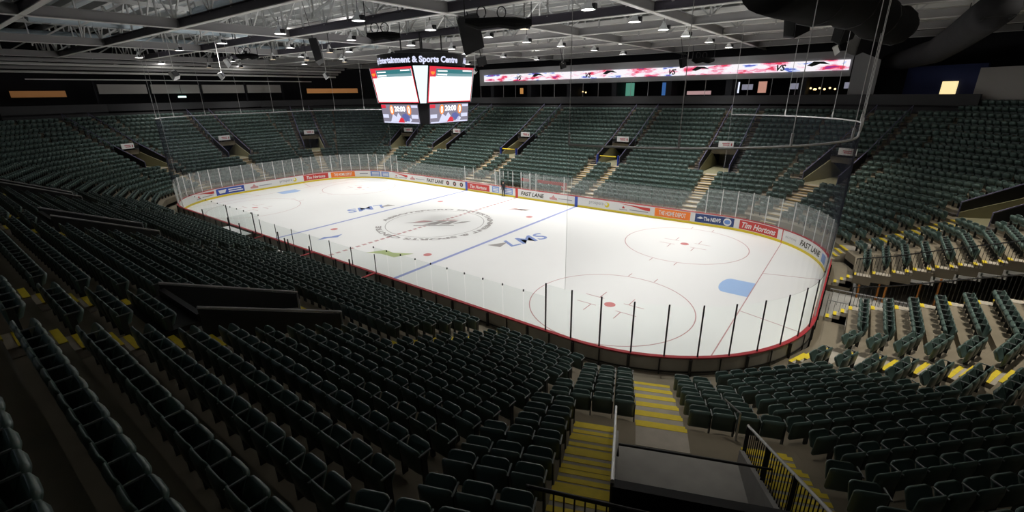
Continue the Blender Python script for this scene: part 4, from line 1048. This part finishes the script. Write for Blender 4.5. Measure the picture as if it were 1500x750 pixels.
for k, (u, v, s_, txt) in enumerate([(334, 92, .55, 'largest, left part of roof'), (325, 111, .42, 'low over the distant end'), (478, 111, .40, 'left of the scoreboard'), (256, 110, .5, 'beside the small round one'), (696, 104, .35, 'against the scoreboard edge'), (1226, 73, .55, 'above the end of the ribbon'), (825, 92, .25, 'above the ribbon')]):
    q = at_z(u, v, 14.6) if v < 95 else None
    if q is None or np.linalg.norm(q - CAMP) > 58:
        d = np.array(_f) + np.array(_r2) * (u - 750) / 670.15 + np.array(_u2) * (375 - v) / 670.15; d /= np.linalg.norm(d); q = CAMP + d * 50
    t = thing('flood_light', 'white boxed flood light under the roof, ' + txt, 'lamp', 'white flood lights', tuple(map(float, q)), R(-20 - 12 * k))
    s_ *= .68; tilt_ = (R(25), R(15), R(-30 - 12 * k)); t.rotation_euler = (0, 0, 0)
    mb = MB(); mb.hexa([(-s_, -s_ * .6, -s_), (s_, -s_ * .6, -s_), (s_ * .8, s_ * .5, -s_ * .6), (-s_ * .8, s_ * .5, -s_ * .6), (-s_ * .8, -s_ * .6, s_), (s_ * .8, -s_ * .6, s_), (s_ * .5, s_ * .5, s_), (-s_ * .5, s_ * .5, s_)]); mb.build('casing', M_white, t).rotation_euler = tilt_
    mb = MB(); mb.box(-s_ * .75, s_ * .75, s_ * .5, s_ * .62, -s_ * .5, s_ * .8); mb.build('back_plate', M_black, t).rotation_euler = tilt_
    mb = MB(); mb.bar((0, 0, s_ * .7), (0, 0, 19.5 - q[2]), .04); mb.build('mounting_arm', M_truss, t)

# big black drape tube and grey fabric roll
dt = thing('drape_tube', 'huge black rolled drape tube slung under the roof', 'drape')
a = at_z(1320, 38, 15.2); b = at_z(1060, -60, 15.2)
dirv = (b - a) / np.linalg.norm(b - a); L = float(np.linalg.norm(b - a)) * .85; rad = 24 / 670.15 * float(np.array(_f) @ (a - CAMP))
pts = [a + dirv * L * t + np.array([0, 0, -.15 * math.sin(t * 9)]) for t in np.linspace(0, 1, 14)]
mb = MB(); mb.tube([tuple(q) for q in pts], [rad * (.86 if k == 0 else 1 + .05 * math.sin(k * 2.1)) for k in range(14)], 20); mb.build('rolled_drape', M_blackfab, dt, smooth=True)
mb = MB()
for k in (1, 4, 7, 10): mb.tube([tuple(pts[k] + np.array([-dirv[1], dirv[0], 0]) * rad * 1.06 * math.cos(R(q)) + np.array([0, 0, rad * 1.06 * math.sin(R(q))])) for q in range(0, 361, 30)], .035, 5); mb.bar(tuple(pts[k] + np.array([0, 0, rad])), tuple(pts[k] + np.array([0, 0, rad + 1.2])), .05); mb.build('strap', M_black, dt); mb = MB()
gd = thing('fabric_roll', 'dark grey fabric covered truss roll under the roof at right', 'drape')
P_ = []; RR = []
for u, v, rp, z in ((1296, 92, 13, 14.0), (1330, 86, 17, 14.0), (1372, 74, 21, 14.15), (1410, 50, 26, 14.4), (1440, 28, 30, 14.6), (1462, 12, 31, 14.7)):
    q = at_z(u, v, z); P_.append(tuple(q)); RR.append(.82 * rp / 670.15 * float(np.array(_f) @ (q - CAMP)))
mb = MB(); mb.tube(P_, RR, 18); mb.build('fabric_cover', M_greyfab, gd, smooth=True)
mb = MB()
for k in (0, 3, 5):
    q = np.array(P_[k]); mb = MB(); mb.bar(tuple(q + np.array([0, 0, RR[k] * .8])), (q[0], q[1], HB + .1), .05); mb.build('hanger', M_black, gd)
mb = MB(); e0 = np.array(P_[5]); ax = (e0 - np.array(P_[4])) / np.linalg.norm(e0 - np.array(P_[4]))
sd = np.array([-ax[1], ax[0], 0])
for s1 in (-1, 1):
    for s2 in (-1, 1): mb.bar(tuple(e0 + sd * s1 * RR[5] * .6 + np.array([0, 0, s2 * RR[5] * .6])), tuple(e0 + ax * 1.2 + sd * s1 * RR[5] * .6 + np.array([0, 0, s2 * RR[5] * .6])), .05)
    mb.bar(tuple(e0 + ax * 1.2 + sd * RR[5] * .6 + np.array([0, 0, s1 * RR[5] * .6])), tuple(e0 + ax * 1.2 - sd * RR[5] * .6 + np.array([0, 0, s1 * RR[5] * .6])), .05)
mb.build('truss_frame', M_black, gd)
a = at_z(1403, 90, 13.6); b = at_z(1520, 74, 13.6)
if np.linalg.norm(a - CAMP) < 60:
    mb = MB(); mb.tube([tuple(a), tuple(b + (b - a))], 8 / 670.15 * float(np.array(_f) @ (a - CAMP)), 12); mb.build('service_pipe', M_beam, label='fat grey service pipe under the roof at right edge', category='pipe')

# ------------------------------------------------------------------ netting and its rings
def netset(s0, s1, nm, cables):
    g = thing('netting', 'black safety netting hung from a pale curved pipe over the ' + nm, 'netting', 'safety nets over the ends')
    ss = srange(s0, s1, .5); mb = MB(); mb.tube([(*path(s, .1), 9.5) for s in ss], .045, 6); mb.build('net_pipe', M_rope, g)
    mb = MB(); vs = []; 
    for s in ss: q = path(s, .1); vs += [(*q, 3.42), (*q, 9.48)]
    mb.add(vs, [(2 * j, 2 * j + 2, 2 * j + 3, 2 * j + 1) for j in range(len(ss) - 1)]); mb.build('net_mesh', M_net, g)
    mb = MB()
    for s in srange(s0, s1, cables):
        q = path(s, .1); mb = MB(); mb.tube([(*q, 9.5), (*q, HB)], .014, 4); mb.tube([(*q, 9.5), (*q, 9.95)], .045, 5); mb.build('hanging_cable', M_rope, g)
    mb = MB()
    for s in (s0, s1): q = path(s, .1); mb = MB(); mb.tube([(*q, 3.4), (*q, 9.5)], .008, 4); mb.build('net_edge_cord', M_rope, g)
netset(CX - .2, S_BL + .2, 'near end of the ice', 4.2)
netset(S_BL + 2 * CX - .2, TOT - CX + .2, 'distant end of the ice', 4.2)

# ------------------------------------------------------------------ scoreboard
sb = thing('scoreboard', 'centre hung four sided scoreboard with bright white screens', 'scoreboard', None, (-.8, .6, 0))
EM = {k: mat('screen_' + k, (.02, .02, .02), .4, emit=c, estr=e) for k, (c, e) in dict(white=((1, .99, 1), 1.5), glow=((.80, .95, 1), 1.15), red=((.8, .03, .06), 1), teal=((.05, .25, .28), .8), dark=((.03, .03, .06), 1), orange=((1, .25, .03), 1.3), lilac=((.75, .78, 1), 1.0), blue=((.15, .18, .5), .8), grey=((.25, .23, .3), 1), pale=((.25, .45, .5), .8)).items()}
def fpt(phi, l, z, dist, off=0):
    a = R(phi); return (math.cos(a) * (dist + off) - math.sin(a) * l, math.sin(a) * (dist + off) + math.cos(a) * l, z)
zt_, zm_, zb_ = 13.48, 10.68, 9.08
def du(z): return 3.0 + .55 * (z - zm_) / (zt_ - zm_)
def dl(z): return 2.85 + .15 * (z - zb_) / (zm_ - zb_)
mb = MB()
def octo(zs, fd, hw):
    for (z0, z1) in zs:
        vs = []
        for z in (z0, z1):
            for phi in (0, 90, 180, 270):
                vs += [fpt(phi, -hw, z, fd(z)), fpt(phi, hw, z, fd(z))]
        mb.add(vs, [tuple(range(8))[::-1], tuple(range(8, 16))] + [(i, (i + 1) % 8, (i + 1) % 8 + 8, i + 8) for i in range(8)])
octo([(zm_, zt_)], du, 2.62); octo([(zb_, zm_)], lambda z: dl(z) - .05, 2.35)
mb.box(-1.6, 1.6, -1.6, 1.6, zt_, 14.9)
mb.build('cabinet_frame', M_black, sb)
def frect(phi, l0, l1, z0, z1, m, name, fd, off, label=None):
    mb = MB(); mb.add([fpt(phi, l0, z0, fd(z0), off), fpt(phi, l1, z0, fd(z0), off), fpt(phi, l1, z1, fd(z1), off), fpt(phi, l0, z1, fd(z1), off)], [(0, 1, 2, 3)])
    o = mb.build(name, m, sb if name in ('screen_border', 'upper_screen', 'lower_screen') else US, label=label); return o
def ftext(phi, txt, l0, l1, z0, z1, m, fd, off, bold=.03, name='screen_lettering'):
    v, f, bb = text_geo(txt, 1, bold); kx = (l1 - l0) / (bb[1] - bb[0]); kz = (z1 - z0) / (bb[3] - bb[2]); mb = MB()
    mb.add([fpt(phi, l0 + (x - bb[0]) * kx, z0 + (y - bb[2]) * kz, fd(z0 + (y - bb[2]) * kz), off) for x, y, _ in v], f); mb.build(name, m, US)
for phi in (0, 90, 180, 270):
    frect(phi, -2.55, 2.55, zm_ + .08, zt_ - .02, EM['red'], 'screen_border', du, .01)
    US = frect(phi, -2.45, 2.48, zm_ + .16, zt_ - .18, EM['white'], 'upper_screen', du, .02, 'blank white upper screen')
    frect(phi, -1.85, 2.45, zt_ - .50, zt_ - .18, EM['teal'], 'screen_header', du, .03); frect(phi, -1.85, 2.45, zt_ - .72, zt_ - .50, EM['pale'], 'screen_header', du, .03)
    frect(phi, -2.5, -1.85, zt_ - .78, zt_ - .1, EM['red'], 'team_square', du, .035)
    mb = MB(); mb.add([fpt(phi, -2.18 + .2 * math.cos(k) * (1 + .4 * (k % 2)), zt_ - .45 + .2 * math.sin(k * 1.05), du(zt_ - .45), .045) for k in range(6)], [tuple(range(6))]); mb.build('team_mark', EM['orange'], US)
    frect(phi, -1.7, -.6, zt_ - .38, zt_ - .30, EM['white'], 'screen_lettering', du, .04); frect(phi, -1.7, -.6, zt_ - .65, zt_ - .56, EM['white'], 'screen_lettering', du, .04); frect(phi, 1.2, 2.3, zt_ - .32, zt_ - .24, EM['white'], 'screen_lettering', du, .04)
    # lower screen
    US = frect(phi, -2.3, 2.3, zb_ + .03, zm_ - .05, EM['grey'], 'lower_screen', dl, .0, 'lower screen with zeros and a clock')
    frect(phi, -2.3, -1.7, zm_ - .35, zm_ - .08, EM['red'], 'team_square', dl, .01)
    frect(phi, -2.25, -1.5, zb_ + .45, zb_ + .75, EM['lilac'], 'screen_patch', dl, .01); frect(phi, 1.4, 2.2, zb_ + .45, zb_ + .75, EM['lilac'], 'screen_patch', dl, .01)
    frect(phi, 1.5, 2.25, zm_ - .3, zm_ - .12, EM['lilac'], 'screen_patch', dl, .01); frect(phi, -2.2, 2.2, zb_ + .05, zb_ + .15, EM['lilac'], 'screen_patch', dl, .01)
    for l in (-1.2, .95):
        ftext(phi, '0', l - .02, l + .5, zm_ - .88, zm_ - .1, EM['orange'], dl, .02, .10); ftext(phi, '0', l + .12, l + .36, zm_ - .78, zm_ - .2, EM['white'], dl, .03, .03)
    ftext(phi, '20:00', -.6, .75, zm_ - .62, zm_ - .18, EM['white'], dl, .02)
    for pts, m_ in (([(-1.3, .1), (-.9, .75), (-.5, .5), (-.2, .85), (.1, .5), (-.3, .12)], 'lilac'), ([(-.35, .05), (0, .45), (.35, .4), (.45, .05)], 'red'), ([(.3, .7), (.7, .8), (1.2, .5), (1.1, .15), (.6, .2), (.2, .5)], 'blue'), ([(.7, .12), (1.1, .5), (1.4, .3), (1.2, .1)], 'lilac')):
        mb = MB(); mb.add([fpt(phi, x, zb_ + .05 + y, dl(zb_ + y), .02) for x, y in pts], [tuple(range(len(pts)))[::-1]]); mb.build('player_picture', EM[m_], US)
for phi in (45, 135, 225, 315):   # bright corner strips
    mb = MB()
    h = []
    for z in (zm_ + .05, zt_ + .02):
        a = Vector(fpt(phi - 45, 2.62, z, du(z))); b = Vector(fpt(phi + 45, -2.62, z, du(z))); n_ = Vector((math.cos(R(phi)), math.sin(R(phi)), 0)) * .02
        h += [a.lerp(b, .06) + n_, a.lerp(b, .94) + n_]
    mb.add(h, [(0, 1, 3, 2)]); mb.build('corner_light_panel', EM['glow'], sb)
mb = MB(); mb.lathe([(3.55, 13.54), (3.62, 13.56), (3.75, 14.48), (3.68, 14.50)], n=48, caps=False); mb.lathe([(3.5, 14.48), (3.5, 13.56)], n=48, caps=False); mb.build('ring_display', M_black, sb)
v, f, bb = text_geo('Abbotsford Entertainment & Sports Centre   ', .60, .028)
wid = bb[1] + 1.0
for rep in (0, 1):
    mb = MB(); vs = []
    amp = .545 * wid
    for x, y, z in v:
        a = R(-59) + (x - amp) / wid * PI + rep * PI
        zz = 13.80 + y * 1.0; r_ = 3.62 + (zz - 13.56) / .92 * .13 + .03; vs.append((r_ * math.cos(a), r_ * math.sin(a), zz))
    mb.add(vs, f); mb.build('ring_lettering', EM['lilac'], sb)
mb = MB()
for a in range(0, 360, 30): mb.bar((1.5 * math.cos(R(a)), 1.5 * math.sin(R(a)), 14.2), (3.55 * math.cos(R(a)), 3.55 * math.sin(R(a)), 14.2), .08)
for x, y in ((-1.2, -1.2), (1.2, 1.2), (1.2, -1.2), (-1.2, 1.2)): mb.bar((x, y, 14.8), (x, y, 16.1), .08)
mb.build('support_frame', M_black, sb)

# ------------------------------------------------------------------ person at the penalty box gate
def person(x, y, z, face, label):
    J = dict(pel=(0, 0, .95, .15), ab=(0, .01, 1.12, .145), ch=(0, .015, 1.34, .165), nk=(0, .0, 1.50, .062), hd0=(0, -.01, 1.60, .085), hd1=(0, -.015, 1.70, .10), hd2=(0, 0, 1.79, .06),
             lh=(-.10, 0, .88, .10), lk=(-.11, -.02, .50, .068), la=(-.12, .02, .09, .045), lt=(-.13, -.17, .04, .04), rh=(.10, 0, .88, .10), rk=(.11, -.02, .50, .068), ra=(.12, .02, .09, .045), rt=(.13, -.17, .04, .04),
             ls=(-.19, .01, 1.43, .065), le=(-.24, .03, 1.15, .048), lw=(-.22, -.10, .92, .034), rs=(.19, .01, 1.43, .065), re=(.24, .03, 1.15, .048), rw=(.22, -.10, .92, .034))
    names = list(J); E_ = [('pel', 'ab'), ('ab', 'ch'), ('ch', 'nk'), ('nk', 'hd0'), ('hd0', 'hd1'), ('hd1', 'hd2'), ('pel', 'lh'), ('lh', 'lk'), ('lk', 'la'), ('la', 'lt'), ('pel', 'rh'), ('rh', 'rk'), ('rk', 'ra'), ('ra', 'rt'),
                           ('ch', 'ls'), ('ls', 'le'), ('le', 'lw'), ('ch', 'rs'), ('rs', 're'), ('re', 'rw')]
    vs = [J[n][:3] for n in names]; rad_ = [J[n][3] for n in names]; ed = [(names.index(a), names.index(b)) for a, b in E_]
    for sd_, wn in ((-1, 'lw'), (1, 'rw')):
        w0 = len(vs); bx_, by_, bz_, _ = J[wn]; vs.append((bx_, by_ - .05, bz_ - .07)); rad_.append(.036); ed.append((names.index(wn), w0))
        for k, (dx, dy, ln) in enumerate([(-.028, -.02, .075), (-.010, -.03, .085), (.010, -.03, .08), (.027, -.02, .065), (-.045 * sd_, .01, .04)]):
            i0 = len(vs); vs.append((bx_ + dx, by_ - .05 + dy, bz_ - .10)); vs.append((bx_ + dx, by_ - .06 + dy, bz_ - .10 - ln)); rad_ += [.010, .008]; ed += [(w0, i0), (i0, i0 + 1)]
    me = bpy.data.meshes.new('person'); me.from_pydata(vs, ed, []); o = bpy.data.objects.new('person', me); C.objects.link(o)
    md = o.modifiers.new('skin', 'SKIN'); sv = me.skin_vertices[0].data
    for k, r_ in enumerate(rad_): sv[k].radius = (r_, r_ * .85); sv[k].use_root = (k == 0)
    o.modifiers.new('sub', 'SUBSURF').levels = 1; o.modifiers['sub'].render_levels = 2
    m = bpy.data.materials.new('dark_clothes_and_skin'); m.use_nodes = True; nt = m.node_tree; b = nt.nodes['Principled BSDF']
    tc = nt.nodes.new('ShaderNodeTexCoord'); sp = nt.nodes.new('ShaderNodeSeparateXYZ'); cr = nt.nodes.new('ShaderNodeValToRGB'); cr.color_ramp.interpolation = 'CONSTANT'
    mr = nt.nodes.new('ShaderNodeMath'); mr.operation = 'DIVIDE'; mr.inputs[1].default_value = 2.0
    nt.links.new(tc.outputs['Object'], sp.inputs[0]); nt.links.new(sp.outputs[2], mr.inputs[0]); nt.links.new(mr.outputs[0], cr.inputs[0]); nt.links.new(cr.outputs[0], b.inputs['Base Color'])
    cr.color_ramp.elements[0].color = (.012, .012, .015, 1); cr.color_ramp.elements[1].position = .755; cr.color_ramp.elements[1].color = (.5, .3, .22, 1)
    me.materials.append(m); o.location = (x, y, z); o.rotation_euler = (0, 0, face); o['label'] = label; o['category'] = 'person'
    mb = MB(); mb.lathe([(.001, 1.86), (.06, 1.85), (.10, 1.80), (.112, 1.73), (.105, 1.68)], (0, .015, 0), 14, caps=False); mb.build('hair', M_black, o, smooth=True)
    mb = MB()
    for s_ in (-1, 1): mb.lathe([(.001, .008), (.010, .004), (.010, -.004), (.001, -.008)], (s_ * .032, -.108, 1.70), 8, caps=False)
    mb.build('eye', M_black, o)
    mb = MB(); mb.hexa([(-.014, -.105, 1.655), (.014, -.105, 1.655), (.008, -.09, 1.655), (-.008, -.09, 1.655), (-.006, -.108, 1.70), (.006, -.108, 1.70), (.004, -.09, 1.70), (-.004, -.09, 1.70)]); mb.build('nose', mat('skin', (.5, .3, .22)), o)
    mb = MB(); mb.box(-.025, .025, -.103, -.09, 1.625, 1.634); mb.build('mouth', mat('lips', (.35, .12, .1)), o)
    mb = MB()
    for s_ in (-1, 1): mb.box(min(s_ * .095, s_ * .11), max(s_ * .095, s_ * .11), -.01, .03, 1.66, 1.73)
    mb.build('ear', mat('ear_skin', (.5, .3, .22)), o)
person(-1.75, 12.7, 0.0, 0.0, 'person in dark clothes standing at the penalty box gate on the far side')
